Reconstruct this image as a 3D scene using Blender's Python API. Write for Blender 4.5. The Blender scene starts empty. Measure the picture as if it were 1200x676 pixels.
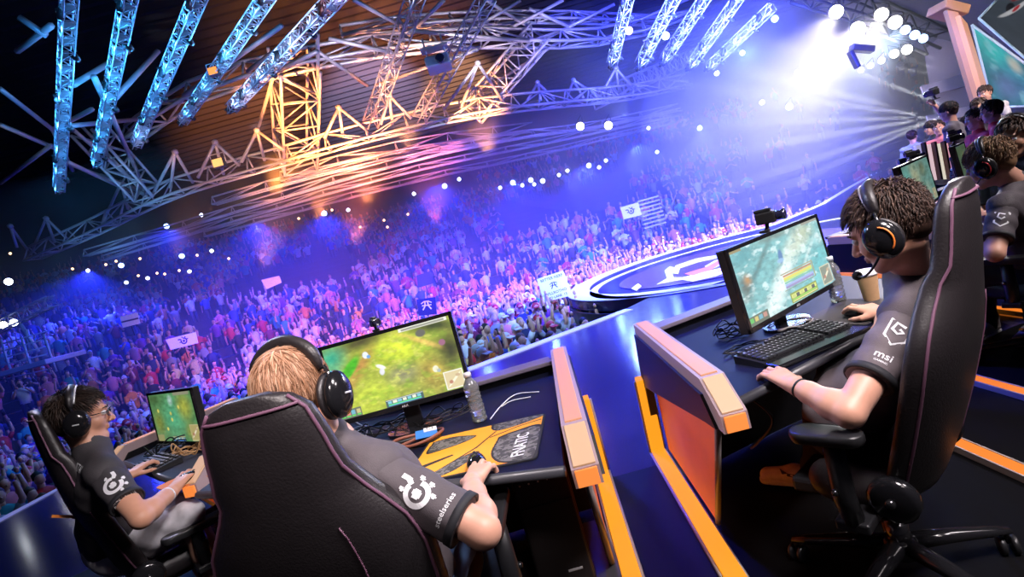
import bpy, bmesh, math, random
import numpy as np
from mathutils import Vector, Matrix, Euler
from mathutils.bvhtree import BVHTree
random.seed(7); RNG = np.random.default_rng(7)
SC = bpy.context.scene
COL = SC.collection
PI = math.pi
# ---------------------------------------------------------------- camera model (also used to survey the place)
FOC = 650.0; EYE = 1.4
ROLL = math.radians(15.6); PITCH = math.atan(53 / 650)
def ray(px, py):
    x = px - 600; y = py - 338
    r = x * math.cos(ROLL) - y * math.sin(ROLL); v = x * math.sin(ROLL) + y * math.cos(ROLL)
    return Vector((r / FOC, math.cos(PITCH) - v / FOC * math.sin(PITCH), -math.sin(PITCH) - v / FOC * math.cos(PITCH)))
def P(px, py, d): return Vector((0, 0, EYE)) + ray(px, py) * d
def F(px, py, z):
    q = ray(px, py); return Vector((0, 0, EYE)) + q * ((z - EYE) / q.z)
def project(p):
    q = Vector(p) - Vector((0, 0, EYE))
    d = q.y * math.cos(PITCH) - q.z * math.sin(PITCH); u = q.y * math.sin(PITCH) + q.z * math.cos(PITCH)
    r = q.x / d * FOC; v = -u / d * FOC
    return (600 + r * math.cos(ROLL) + v * math.sin(ROLL), 338 - r * math.sin(ROLL) + v * math.cos(ROLL), d)

# ---------------------------------------------------------------- materials
MATS = {}
def mat(name, col, rough=0.5, metal=0.0, emit=None, es=1.0, noise=0.0, nscale=20.0, bump=0.0, bscale=200.0, coat=0.0, trans=0.0, spec=0.5, sheen=0.0, alpha=1.0, attr=None):
    if name in MATS: return MATS[name]
    m = bpy.data.materials.new(name); m.use_nodes = True
    nt = m.node_tree; b = nt.nodes['Principled BSDF']
    c = tuple(col) + (1,) if len(col) == 3 else tuple(col)
    b.inputs['Base Color'].default_value = c
    b.inputs['Roughness'].default_value = rough; b.inputs['Metallic'].default_value = metal
    b.inputs['Specular IOR Level'].default_value = spec
    if coat: b.inputs['Coat Weight'].default_value = coat; b.inputs['Coat Roughness'].default_value = 0.08
    if trans: b.inputs['Transmission Weight'].default_value = trans
    if sheen: b.inputs['Sheen Weight'].default_value = sheen
    if alpha < 1: b.inputs['Alpha'].default_value = alpha
    if emit is not None:
        b.inputs['Emission Color'].default_value = tuple(emit) + (1,); b.inputs['Emission Strength'].default_value = es
    tc = nt.nodes.new('ShaderNodeTexCoord')
    src = None
    if attr:
        a = nt.nodes.new('ShaderNodeAttribute'); a.attribute_name = attr
        nt.links.new(a.outputs['Color'], b.inputs['Base Color']); src = a.outputs['Color']
    if noise:
        n = nt.nodes.new('ShaderNodeTexNoise'); n.inputs['Scale'].default_value = nscale; n.inputs['Detail'].default_value = 5
        nt.links.new(tc.outputs['Object'], n.inputs['Vector'])
        h = nt.nodes.new('ShaderNodeHueSaturation')
        mr = nt.nodes.new('ShaderNodeMapRange'); mr.inputs[3].default_value = 1 - noise; mr.inputs[4].default_value = 1 + noise
        nt.links.new(n.outputs['Fac'], mr.inputs[0]); nt.links.new(mr.outputs[0], h.inputs['Value'])
        h.inputs['Color'].default_value = c
        if src is not None: nt.links.new(src, h.inputs['Color'])
        nt.links.new(h.outputs['Color'], b.inputs['Base Color'])
    if bump:
        n2 = nt.nodes.new('ShaderNodeTexNoise'); n2.inputs['Scale'].default_value = bscale; n2.inputs['Detail'].default_value = 3
        nt.links.new(tc.outputs['Object'], n2.inputs['Vector'])
        bp = nt.nodes.new('ShaderNodeBump'); bp.inputs['Strength'].default_value = bump; bp.inputs['Distance'].default_value = 0.004
        nt.links.new(n2.outputs['Fac'], bp.inputs['Height']); nt.links.new(bp.outputs['Normal'], b.inputs['Normal'])
    MATS[name] = m
    return m
def glow(name, col, strength):
    if name in MATS: return MATS[name]
    m = bpy.data.materials.new(name); m.use_nodes = True; nt = m.node_tree; nt.nodes.clear()
    o = nt.nodes.new('ShaderNodeOutputMaterial'); e = nt.nodes.new('ShaderNodeEmission')
    e.inputs['Color'].default_value = tuple(col) + (1,); e.inputs['Strength'].default_value = strength
    nt.links.new(e.outputs[0], o.inputs[0]); MATS[name] = m; return m
def screen_mat(name, strength):
    m = bpy.data.materials.new(name); m.use_nodes = True; nt = m.node_tree; b = nt.nodes['Principled BSDF']
    b.inputs['Base Color'].default_value = (0.01, 0.01, 0.012, 1); b.inputs['Roughness'].default_value = 0.3
    a = nt.nodes.new('ShaderNodeAttribute'); a.attribute_name = 'picture'
    nt.links.new(a.outputs['Color'], b.inputs['Emission Color']); b.inputs['Emission Strength'].default_value = strength
    MATS[name] = m; return m

# ---------------------------------------------------------------- mesh building
class MB:
    """Collects shapes into one mesh."""
    def __init__(s): s.v = []; s.f = []; s.mi = []; s.sm = []
    def add(s, vs, fs, mi=0, smooth=True):
        o = len(s.v); s.v.extend([tuple(x) for x in vs])
        for f in fs: s.f.append(tuple(i + o for i in f)); s.mi.append(mi); s.sm.append(smooth)
        return s
    def box(s, c, size, R=None, bev=0.0, mi=0):
        bm = bmesh.new(); bmesh.ops.create_cube(bm, size=1)
        bmesh.ops.scale(bm, vec=size, verts=bm.verts)
        if bev: bmesh.ops.bevel(bm, geom=list(bm.edges), offset=bev, segments=2, affect='EDGES', profile=0.5)
        M = Matrix.Translation(c) @ (R.to_4x4() if R is not None else Matrix.Identity(4))
        bm.verts.ensure_lookup_table()
        s.add([M @ v.co for v in bm.verts], [[v.index for v in f.verts] for f in bm.faces], mi, False); bm.free(); return s
    def tube(s, pts, r, n=8, mi=0, cap=True, flat=1.0):
        pts = [Vector(p) for p in pts]; m = len(pts)
        rs = r if isinstance(r, (list, tuple)) else [r] * m
        vs = []; fs = []; nrm = None
        for i, p in enumerate(pts):
            t = (pts[min(i + 1, m - 1)] - pts[max(i - 1, 0)])
            if t.length < 1e-9: t = Vector((0, 0, 1))
            t.normalize()
            if nrm is None:
                nrm = t.orthogonal().normalized() if abs(t.z) > 0.95 else t.cross(Vector((0, 0, 1))).normalized()
            nrm = (nrm - t * nrm.dot(t));
            if nrm.length < 1e-6: nrm = t.orthogonal()
            nrm.normalize(); bn = t.cross(nrm)
            for k in range(n):
                a = 2 * PI * k / n
                vs.append(p + (nrm * math.cos(a) + bn * math.sin(a) * flat) * rs[i])
        for i in range(m - 1):
            for k in range(n):
                k2 = (k + 1) % n
                fs.append((i * n + k, i * n + k2, (i + 1) * n + k2, (i + 1) * n + k))
        if cap: fs.append(tuple(range(n))[::-1]); fs.append(tuple((m - 1) * n + k for k in range(n)))
        return s.add(vs, fs, mi)
    def lathe(s, prof, n=20, M=None, mi=0):
        M = M or Matrix.Identity(4); vs = []; fs = []
        for r, z in prof:
            for k in range(n):
                a = 2 * PI * k / n; vs.append(M @ Vector((r * math.cos(a), r * math.sin(a), z)))
        m = len(prof)
        for i in range(m - 1):
            for k in range(n):
                k2 = (k + 1) % n; fs.append((i * n + k, i * n + k2, (i + 1) * n + k2, (i + 1) * n + k))
        if prof[0][0] > 1e-6: fs.append(tuple(range(n))[::-1])
        if prof[-1][0] > 1e-6: fs.append(tuple((m - 1) * n + k for k in range(n)))
        return s.add(vs, fs, mi)
    def prism(s, poly, z0, z1, M=None, mi=0):
        """poly: xy outline extruded z0..z1."""
        M = M or Matrix.Identity(4); n = len(poly)
        vs = [M @ Vector((x, y, z0)) for x, y in poly] + [M @ Vector((x, y, z1)) for x, y in poly]
        fs = [tuple(range(n))[::-1], tuple(range(n, 2 * n))] + [(i, (i + 1) % n, n + (i + 1) % n, n + i) for i in range(n)]
        return s.add(vs, fs, mi, False)
    def ball(s, c, r, mi=0, sub=2, R=None):
        bm = bmesh.new(); bmesh.ops.create_icosphere(bm, subdivisions=sub, radius=1)
        r = r if isinstance(r, (tuple, list, Vector)) else (r, r, r)
        M = Matrix.Translation(c) @ (R.to_4x4() if R is not None else Matrix.Identity(4)) @ Matrix.Diagonal((*r, 1))
        s.add([M @ v.co for v in bm.verts], [[v.index for v in f.verts] for f in bm.faces], mi); bm.free(); return s
    def loft(s, rings, mi=0, cap=True):
        n = len(rings[0]); vs = [p for r in rings for p in r]; fs = []
        for i in range(len(rings) - 1):
            for k in range(n):
                k2 = (k + 1) % n; fs.append((i * n + k, i * n + k2, (i + 1) * n + k2, (i + 1) * n + k))
        if cap: fs.append(tuple(range(n))[::-1]); fs.append(tuple((len(rings) - 1) * n + k for k in range(n)))
        return s.add(vs, fs, mi)
    def mesh(s, name, mats):
        me = bpy.data.meshes.new(name); me.from_pydata(s.v, [], s.f)
        for m in (mats if isinstance(mats, (list, tuple)) else [mats]): me.materials.append(m)
        me.polygons.foreach_set('material_index', s.mi); me.polygons.foreach_set('use_smooth', s.sm)
        me.update(); return me
    def build(s, name, mats, parent=None, auto=None):
        me = s.mesh(name, mats)
        if auto is not None: sharp(me, auto)
        return link(name, me, parent)
def sharp(me, deg):
    bm = bmesh.new(); bm.from_mesh(me); lim = math.radians(deg)
    bmesh.ops.recalc_face_normals(bm, faces=bm.faces)
    for f in bm.faces: f.smooth = True
    for e in bm.edges:
        if len(e.link_faces) == 2 and e.calc_face_angle(0) > lim: e.smooth = False
    bm.to_mesh(me); bm.free()
def link(name, me, parent=None):
    o = bpy.data.objects.new(name, me); COL.objects.link(o)
    if parent is not None:
        o.parent = parent; o.matrix_parent_inverse = parent_inv(parent)
    return o
WORLD = {}
def parent_inv(p): return WORLD.get(p.name, Matrix.Identity(4)).inverted()
def empty(name, loc=(0, 0, 0), rz=0.0):
    """An empty at a thing's base; its parts are then built in WORLD coordinates unless local=True parts are used."""
    o = bpy.data.objects.new(name, None); COL.objects.link(o); o.empty_display_size = 0.1
    o.location = loc; o.rotation_euler = (0, 0, rz); return o
def tag(o, label=None, cat=None, group=None, kind=None):
    if label: o['label'] = label
    if cat: o['category'] = cat
    if group: o['group'] = group
    if kind: o['kind'] = kind
    return o
def copy_tree(o, parent=None):
    c = o.copy(); COL.objects.link(c)
    if parent is not None: c.parent = parent
    for ch in list(o.children): copy_tree(ch, c)
    return c
def thing(name, label, cat, loc=(0, 0, 0), rz=0.0, group=None):
    return tag(empty(name, loc, rz), label, cat, group)
def arc(c, r, a0, a1, n=16, M=None):
    out = [Vector((c[0] + r * math.cos(a0 + (a1 - a0) * i / (n - 1)), c[1] + r * math.sin(a0 + (a1 - a0) * i / (n - 1)), 0)) for i in range(n)]
    return [M @ p for p in out] if M is not None else out
def spline(pts, n=8):
    """Catmull-Rom through the points."""
    pts = [Vector(p) for p in pts]; out = []
    q = [pts[0] * 2 - pts[1]] + pts + [pts[-1] * 2 - pts[-2]]
    for i in range(1, len(q) - 2):
        for k in range(n):
            t = k / n; a, b, c, d = q[i - 1], q[i], q[i + 1], q[i + 2]
            out.append(0.5 * ((2 * b) + (c - a) * t + (2 * a - 5 * b + 4 * c - d) * t * t + (3 * b - a - 3 * c + d) * t ** 3))
    out.append(pts[-1]); return out
def text_mesh(body, size=1.0, extrude=0.0):
    cu = bpy.data.curves.new('lettering', 'FONT'); cu.body = body; cu.size = size; cu.align_x = 'CENTER'; cu.align_y = 'CENTER'; cu.resolution_u = 2; cu.offset = 0.012 * size; cu.extrude = extrude
    o = bpy.data.objects.new('lettering', cu); COL.objects.link(o)
    dg = bpy.context.evaluated_depsgraph_get(); me = bpy.data.meshes.new_from_object(o.evaluated_get(dg))
    bpy.data.objects.remove(o); bpy.data.curves.remove(cu)
    vs = [v.co.copy() for v in me.vertices]; fs = [tuple(p.vertices) for p in me.polygons]; bpy.data.meshes.remove(me)
    return vs, fs
def frame(origin, right, up):
    r = Vector(right).normalized(); u = Vector(up); u = (u - r * u.dot(r)).normalized(); n = r.cross(u)
    return Matrix(((r.x, u.x, n.x, origin[0]), (r.y, u.y, n.y, origin[1]), (r.z, u.z, n.z, origin[2]), (0, 0, 0, 1)))

# ---------------------------------------------------------------- organic shapes: signed distances meshed by surface nets
def _smin(a, b, k):
    if k <= 0: return np.minimum(a, b)
    h = np.clip(0.5 + 0.5 * (b - a) / k, 0, 1); return b * (1 - h) + a * h - k * h * (1 - h)
class SDF:
    def __init__(s): s.p = []
    def cap(s, a, b, ra, rb=None, k=0.01, sub=False): s.p.append(('c', np.array(a, float), np.array(b, float), ra, ra if rb is None else rb, k, sub)); return s
    def chain(s, pts, rs, k=0.01):
        for i in range(len(pts) - 1): s.cap(pts[i], pts[i + 1], rs[i], rs[i + 1], k)
        return s
    def ell(s, c, r, R=None, k=0.01, sub=False): s.p.append(('e', np.array(c, float), np.array(r, float), np.array(R if R is not None else Matrix.Identity(3), float), 0, k, sub)); return s
    def cut(s, point, normal):
        s.p.append(('p', np.array(point, float), np.array(normal, float), 0, 0, 0, True)); return s
    def mesh(s, h, disp=None):
        lo = np.array([1e9] * 3); hi = -lo
        for t, a, b, ra, rb, k, sub in s.p:
            if sub: continue
            if t == 'c': m = max(ra, rb); lo = np.minimum(lo, np.minimum(a, b) - m); hi = np.maximum(hi, np.maximum(a, b) + m)
            else: m = b.max(); lo = np.minimum(lo, a - m); hi = np.maximum(hi, a + m)
        lo -= 3 * h; hi += 3 * h
        N = np.ceil((hi - lo) / h).astype(int) + 1
        D = np.full(N, 0.5, np.float32)
        ax = [lo[i] + h * np.arange(N[i]) for i in range(3)]
        for t, a, b, ra, rb, k, sub in s.p:
            if t == 'p':
                X = ax[0][:, None, None]; Y = ax[1][None, :, None]; Z = ax[2][None, None, :]
                d = (X - a[0]) * b[0] + (Y - a[1]) * b[1] + (Z - a[2]) * b[2]
                D = np.maximum(D, d.astype(np.float32)); continue
            mg = k * 1.5 + 4 * h
            if t == 'c': m = max(ra, rb); l2 = np.minimum(a, b) - m - mg; h2 = np.maximum(a, b) + m + mg
            else: m = b.max(); l2 = a - m - mg; h2 = a + m + mg
            i0 = np.clip(np.floor((l2 - lo) / h).astype(int), 0, N); i1 = np.clip(np.ceil((h2 - lo) / h).astype(int) + 1, 0, N)
            if (i1 <= i0).any(): continue
            sl = tuple(slice(i0[i], i1[i]) for i in range(3))
            X = ax[0][sl[0]][:, None, None]; Y = ax[1][sl[1]][None, :, None]; Z = ax[2][sl[2]][None, None, :]
            if t == 'c':
                ba = b - a; L = max(ba @ ba, 1e-12)
                px, py, pz = X - a[0], Y - a[1], Z - a[2]
                q = np.clip((px * ba[0] + py * ba[1] + pz * ba[2]) / L, 0, 1)
                d = np.sqrt((px - q * ba[0]) ** 2 + (py - q * ba[1]) ** 2 + (pz - q * ba[2]) ** 2) - (ra + (rb - ra) * q)
            else:
                R = ra; px, py, pz = X - a[0], Y - a[1], Z - a[2]
                u = (R[0, 0] * px + R[1, 0] * py + R[2, 0] * pz) / b[0]; v = (R[0, 1] * px + R[1, 1] * py + R[2, 1] * pz) / b[1]; w = (R[0, 2] * px + R[1, 2] * py + R[2, 2] * pz) / b[2]
                k0 = np.sqrt(u * u + v * v + w * w); k1 = np.sqrt((u / b[0]) ** 2 + (v / b[1]) ** 2 + (w / b[2]) ** 2)
                d = k0 * (k0 - 1) / np.maximum(k1, 1e-9)
            d = d.astype(np.float32)
            D[sl] = -_smin(-D[sl], d, k) if sub else _smin(D[sl], d, k)
        if disp is not None: D = D + disp(ax).astype(np.float32)
        return surface_nets(D, lo, h)
def surface_nets(D, lo, h):
    S = D < 0; n = np.array(D.shape)
    c = S[:-1, :-1, :-1].astype(np.int8)
    tot = np.zeros(n - 1, np.int8)
    for i in (0, 1):
        for j in (0, 1):
            for k in (0, 1): tot += S[i:n[0] - 1 + i, j:n[1] - 1 + j, k:n[2] - 1 + k]
    act = (tot > 0) & (tot < 8); idx = -np.ones(n - 1, int); cells = np.argwhere(act); idx[act] = np.arange(len(cells))
    acc = np.zeros((len(cells), 3)); cnt = np.zeros(len(cells))
    cor = [(i, j, k) for i in (0, 1) for j in (0, 1) for k in (0, 1)]
    for a in cor:
        for ax_ in range(3):
            if a[ax_]: continue
            b = list(a); b[ax_] = 1
            da = D[cells[:, 0] + a[0], cells[:, 1] + a[1], cells[:, 2] + a[2]]; db = D[cells[:, 0] + b[0], cells[:, 1] + b[1], cells[:, 2] + b[2]]
            m = (da < 0) != (db < 0); t = np.zeros_like(da); t[m] = da[m] / (da[m] - db[m])
            p = np.tile(np.array(a, float), (len(cells), 1)); p[:, ax_] += t
            acc[m] += p[m]; cnt[m] += 1
    V = lo + h * (cells + acc / cnt[:, None])
    Fs = []
    for ax_ in range(3):
        o1, o2 = (ax_ + 1) % 3, (ax_ + 2) % 3
        A = np.moveaxis(S, (ax_, o1, o2), (0, 1, 2)); I = np.moveaxis(idx, (ax_, o1, o2), (0, 1, 2))
        e = A[:-1, 1:-1, 1:-1] != A[1:, 1:-1, 1:-1]; pos = np.argwhere(e)
        s = A[pos[:, 0], pos[:, 1] + 1, pos[:, 2] + 1]
        q = np.stack([I[pos[:, 0], pos[:, 1], pos[:, 2]], I[pos[:, 0], pos[:, 1] + 1, pos[:, 2]], I[pos[:, 0], pos[:, 1] + 1, pos[:, 2] + 1], I[pos[:, 0], pos[:, 1], pos[:, 2] + 1]], 1)
        q[~s] = q[~s][:, ::-1]; Fs.append(q)
    Fq = np.concatenate(Fs)
    return V, Fq
def np_mesh(name, V, Fq, mats, colors=None, cname='tint', smooth=True):
    me = bpy.data.meshes.new(name); V = np.asarray(V, np.float32); Fq = np.asarray(Fq, np.int32); k = Fq.shape[1]
    me.vertices.add(len(V)); me.vertices.foreach_set('co', V.ravel())
    me.loops.add(Fq.size); me.loops.foreach_set('vertex_index', Fq.ravel())
    me.polygons.add(len(Fq)); me.polygons.foreach_set('loop_start', np.arange(0, Fq.size, k, dtype=np.int32))
    me.polygons.foreach_set('use_smooth', np.full(len(Fq), smooth))
    for m in (mats if isinstance(mats, (list, tuple)) else [mats]): me.materials.append(m)
    me.update(calc_edges=True); me.validate()
    if colors is not None:
        a = me.color_attributes.new(cname, 'FLOAT_COLOR', 'POINT'); c = np.ones((len(V), 4), np.float32); c[:, :3] = colors; a.data.foreach_set('color', c.ravel())
    return me
def merge_np(parts):
    vs, fs, o = [], [], 0
    for V, Q in parts: vs.append(V); fs.append(Q + o); o += len(V)
    return np.concatenate(vs), np.concatenate(fs)
SCALE = [1.0]
def spot(loc, target, energy, color, angle, blend=0.5, radius=0.1, name='spot_lamp'):
    l = bpy.data.lights.new(name, 'SPOT'); l.energy = energy * SCALE[0]; l.color = color; l.spot_size = math.radians(angle); l.spot_blend = blend; l.shadow_soft_size = radius
    o = bpy.data.objects.new(name, l); COL.objects.link(o); o.location = loc
    o.rotation_euler = (Vector(target) - Vector(loc)).to_track_quat('-Z', 'Y').to_euler(); return o
def point(loc, energy, color, radius=0.2, name='point_light'):
    l = bpy.data.lights.new(name, 'POINT'); l.energy = energy * SCALE[0]; l.color = color; l.shadow_soft_size = radius
    o = bpy.data.objects.new(name, l); COL.objects.link(o); o.location = loc; return o
def area(loc, target, energy, color, sx, sy=None, name='area_lamp'):
    l = bpy.data.lights.new(name, 'AREA'); l.energy = energy * SCALE[0]; l.color = color; l.shape = 'RECTANGLE'; l.size = sx; l.size_y = sy or sx
    o = bpy.data.objects.new(name, l); COL.objects.link(o); o.location = loc
    o.rotation_euler = (Vector(target) - Vector(loc)).to_track_quat('-Z', 'Y').to_euler(); return o
# ---------------------------------------------------------------- helper: things whose parts are given in world coordinates
def wthing(name, label, cat, loc, group=None):
    o = thing(name, label, cat, loc, 0, group); WORLD[o.name] = Matrix.Translation(loc); return o

# materials of the place
m_stage = mat('stage_gloss', (0.010, 0.012, 0.085), 0.15, noise=0.25, nscale=0.8, coat=0.0, bump=0.02, bscale=3)
m_fascia = mat('fascia', (0.02, 0.02, 0.03), 0.4)
m_arena = mat('arena_floor', (0.03, 0.03, 0.05), 0.7, noise=0.3, nscale=3)
m_dark = mat('dark_wall', (0.018, 0.018, 0.03), 0.8, noise=0.3, nscale=0.6)
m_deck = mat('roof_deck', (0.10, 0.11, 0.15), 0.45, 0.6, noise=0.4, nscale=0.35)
m_white_line = mat('white_line', (0.86, 0.87, 0.92), 0.35)
m_edge_led = mat('edge_led_strip', (0.8, 0.82, 0.9), 0.35, emit=(0.55, 0.62, 1.0), es=0.6)
m_lilac = mat('edge_strip', (0.5, 0.5, 0.75), 0.3, emit=(0.45, 0.45, 1.0), es=0.25)

# stage (players' platform) outline, seen from above
ZC = -1.85     # hall floor
CEN = (4.85, 11.1); RAD = 3.8
edge = [(-7.0, -3.0), (-6.05, 5.3), (-5.95, 6.7), (-3.4, 6.55), (-0.76, 6.99), (1.45, 8.0)]
a0 = math.atan2(8.0 - CEN[1], 1.45 - CEN[0]); a1 = math.radians(58)
ring = []
for i in range(40):
    a = (a0 + 2 * PI) + (a1 - (a0 + 2 * PI)) * i / 39; ring.append((CEN[0] + RAD * math.cos(a), CEN[1] + RAD * math.sin(a)))
far_edge = [(9.46, 16.41), (12.6, 20.0), (16.34, 24.09), (21.0, 28.3)]
outline = edge + ring + far_edge + [(26, 28.3), (26, -3.0)]
fl = MB(); fl.prism(outline[::-1], -0.18, 0.0); o = fl.build('floor', m_stage); tag(o, kind='structure')
pm = MB(); pm.prism([(-3.6, -3.0), (5.5, -3.0), (5.5, 4.2), (3.2, 3.5), (2.0, 3.3), (0.6, 2.95), (0.1, 2.95), (-1.6, 3.4), (-2.6, 4.2), (-3.6, 3.6)], 0.0, 0.006); tag(pm.build('floor', mat('podium_carpet', (0.0022, 0.002, 0.0024), 0.55, noise=.4, nscale=30, spec=.12)), kind='structure')
# the stage's front wall down to the hall floor
fw = MB()
def wall_strip(mb, pts, z0, z1, t=0.05):
    for i in range(len(pts) - 1):
        (xa, ya), (xb, yb) = pts[i], pts[i + 1]
        d = Vector((xb - xa, yb - ya, 0)); L = d.length; ang = math.atan2(d.y, d.x)
        mb.box(((xa + xb) / 2, (ya + yb) / 2, (z0 + z1) / 2), (L, t, z1 - z0), Matrix.Rotation(ang, 3, 'Z'))
ctr = outline[1:-2]
inner = [(x * 0.985, y * 0.985) for x, y in ctr]
wall_strip(fw, inner, ZC, -0.2); tag(fw.build('wall_stage_front', m_fascia), kind='structure')
# white band along the front edge between the desks and the round stage, lilac band on the left edge
def band(pts, w, z0, z1, name, m):
    b = MB(); n = len(pts); vs = []; fs = []
    for i, p in enumerate(pts):
        p = Vector((p[0], p[1], 0)); q0 = Vector((*pts[max(i - 1, 0)], 0)); q1 = Vector((*pts[min(i + 1, n - 1)], 0))
        t = (q1 - q0).normalized(); nn = Vector((t.y, -t.x, 0))
        for z in (z0, z1): vs += [p + Vector((0, 0, z)), p + nn * w + Vector((0, 0, z))]
    for i in range(n - 1):
        a = i * 4; c = a + 4
        fs += [(a + 2, a + 3, c + 3, c + 2), (a, c, c + 1, a + 1), (a, a + 2, c + 2, c), (a + 1, c + 1, c + 3, a + 3)]
    fs += [(0, 1, 3, 2), (4 * n - 4, 4 * n - 2, 4 * n - 1, 4 * n - 3)]
    b.add(vs, fs, 0, False); return tag(b.build(name, m), kind='structure')
band([(-3.4, 6.55), (-0.76, 6.99), (1.5, 8.02)], 0.20, -0.1, 0.012, 'trim_1', m_edge_led)
band([(-6.2, 4.0), (-6.05, 5.3), (-5.95, 6.7), (-3.4, 6.55)], 0.14, -0.1, 0.012, 'trim_2', m_lilac)
band(ring[-3:] + far_edge, 0.16, -0.1, 0.012, 'trim_3', m_edge_led)
# floor inlays of the round stage: tapered white crescent, thin white ring, emblem
def ring_inlay(cx, cy, ro, ix, iy, ri, a_from, a_to, name, n=70, z=0.004):
    b = MB(); vs = []; fs = []
    for i in range(n):
        a = a_from + (a_to - a_from) * i / (n - 1)
        po = (cx + ro * math.cos(a), cy + ro * math.sin(a)); pi_ = (ix + ri * math.cos(a), iy + ri * math.sin(a))
        vs += [(*po, z), (*pi_, z), (*po, z + 0.008), (*pi_, z + 0.008)]
    for i in range(n - 1):
        p = 4 * i; q = p + 4; fs += [(p + 2, p + 3, q + 3, q + 2), (p, p + 2, q + 2, q), (p + 1, q + 1, q + 3, p + 3)]
    b.add(vs, fs, 0, False); return b.build(name, m_white_line)
stage_ring = ring_inlay(CEN[0], CEN[1], 3.79, 5.02, 11.0, 3.50, math.radians(60), math.radians(236), 'floor_ring')
tag(stage_ring, 'broad white curved border set in the rim of the round blue stage', 'floor marking')
r2 = ring_inlay(4.45, 10.35, 3.05, 4.45, 10.35, 2.88, 0, 2 * PI, 'floor_ring')
tag(r2, 'thin white circle inside the broad border of the round blue stage', 'floor marking')
disc = MB(); disc.prism([(4.1 + 2.1 * math.cos(2 * PI * k / 60), 10.4 + 2.1 * math.sin(2 * PI * k / 60)) for k in range(60)], 0.002, 0.01)
tag(disc.build('floor_disc', mat('violet_disc', (0.10, 0.06, 0.30), 0.25)), 'violet disc in the middle of the round stage floor, under the emblem', 'floor marking')
# emblem lying on the stage: sweeping white feather shapes with pink accents (drawn at pixel positions of the floor)
def floor_poly(mb, pix, z0, z1, mi=0):
    pts = [F(x, y, 0.0) for x, y in pix]; poly = [(p.x, p.y) for p in pts]
    ar = sum(poly[i][0] * poly[(i + 1) % len(poly)][1] - poly[(i + 1) % len(poly)][0] * poly[i][1] for i in range(len(poly)))
    if ar < 0: poly = poly[::-1]
    mb.prism(poly, z0, z1, mi=mi)
em = MB()
for pix in ([(770, 334), (782, 327), (779, 318), (785, 313), (790, 314), (787, 319), (790, 326), (800, 326), (848, 314), (850, 317), (815, 326)],
            [(787, 321), (792, 312), (815, 304), (845, 299), (846, 302), (818, 308), (797, 315), (795, 322)],
            [(800, 329), (830, 322), (858, 313), (862, 316), (838, 325), (812, 331)],
            [(826, 313), (838, 306), (870, 299), (872, 303), (846, 311), (835, 316)],
            [(740, 339), (748, 333), (752, 336), (746, 342)], [(860, 309), (900, 295), (915, 296), (880, 309)], [(870, 318), (905, 305), (925, 304), (890, 317)]):
    floor_poly(em, pix, 0.010, 0.018)
emblem = thing('floor_emblem', 'winged white emblem with pink feathers on the round stage floor', 'emblem')
em.build('feathers', m_white_line, emblem)
em2 = MB()
for pix in ([(802, 322), (828, 314), (846, 304), (850, 306), (834, 317), (812, 324)], [(842, 319), (858, 308), (885, 302), (886, 305), (862, 314)]):
    floor_poly(em2, pix, 0.011, 0.020)
em2.build('accent', mat('pink_accent', (0.8, 0.2, 0.45), 0.4), emblem)['label'] = 'pink feather accents'

# hall: floor, raked tiers, rear wall, side walls, corrugated roof deck
af = MB(); af.box((5, 18, ZC - .05), (90, 60, 0.1)); tag(af.build('floor', m_arena), kind='structure')
TC = (3.0, 2.0)      # tiers curve around the stage
TIER = [(20.0 + 1.15 * k, ZC + 0.36 * k) for k in range(26)]
tr = MB()
A0, A1, NA = math.radians(28), math.radians(152), 60
for k, (r, z) in enumerate(TIER):
    vs, fs = [], []
    for i in range(NA + 1):
        a = A0 + (A1 - A0) * i / NA; c, s = math.cos(a), math.sin(a)
        vs += [(TC[0] + r * c, TC[1] + r * s, z - 0.36), (TC[0] + r * c, TC[1] + r * s, z), (TC[0] + (r + 1.17) * c, TC[1] + (r + 1.17) * s, z)]
    for i in range(NA):
        p = 3 * i; q = p + 3; fs += [(p, q, q + 1, p + 1), (p + 1, q + 1, q + 2, p + 2)]
    tr.add(vs, fs, 0, False)
tag(tr.build('seating_tiers', m_arena), 'dark raked seating tiers curving round the back of the hall', 'seating tiers', kind='structure')
def curved_wall(name, r, z0, z1, a0, a1, m, n=60, c=TC, t=0.3):
    b = MB(); vs = []; fs = []
    for i in range(n + 1):
        a = a0 + (a1 - a0) * i / n
        for rr in (r, r + t):
            for z in (z0, z1): vs.append((c[0] + rr * math.cos(a), c[1] + rr * math.sin(a), z))
    for i in range(n):
        p = 4 * i; q = p + 4; fs += [(p, p + 1, q + 1, q), (p + 2, q + 2, q + 3, p + 3), (p + 1, p + 3, q + 3, q + 1)]
    b.add(vs, fs, 0, False); return tag(b.build(name, m), kind='structure')
curved_wall('wall_back', 51.0, -2.4, 24, math.radians(0), math.radians(180), m_dark)
# roof deck: corrugated sheets spanning overhead
def corrugated(name, P0, du, dv, nu, nv, amp, m):
    P0, du, dv = Vector(P0), Vector(du), Vector(dv); nrm = du.cross(dv).normalized(); vs = []; fs = []
    prof = [0, 0, 1, 1]
    for i in range(nu * 4 + 1):
        for j in range(nv + 1):
            f = (i // 4 + (i % 4) / 4) / nu
            vs.append(P0 + du * f + dv * (j / nv) + nrm * amp * prof[i % 4])
    b = MB(); b.v = [tuple(v) for v in vs]
    for i in range(nu * 4):
        for j in range(nv):
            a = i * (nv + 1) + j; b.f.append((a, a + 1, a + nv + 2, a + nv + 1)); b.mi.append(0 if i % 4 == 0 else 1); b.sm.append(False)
    return tag(b.build(name, [m, mat('deck_recess_shade', (.012, .012, .018), .7)]), kind='structure')  # recesses coloured dark to paint in the shade between the ribs
corrugated('ceiling', (-45, 6, 21.0), (0, 45, -8.0), (80, 0, 0), 64, 6, 0.35, m_deck)

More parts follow.
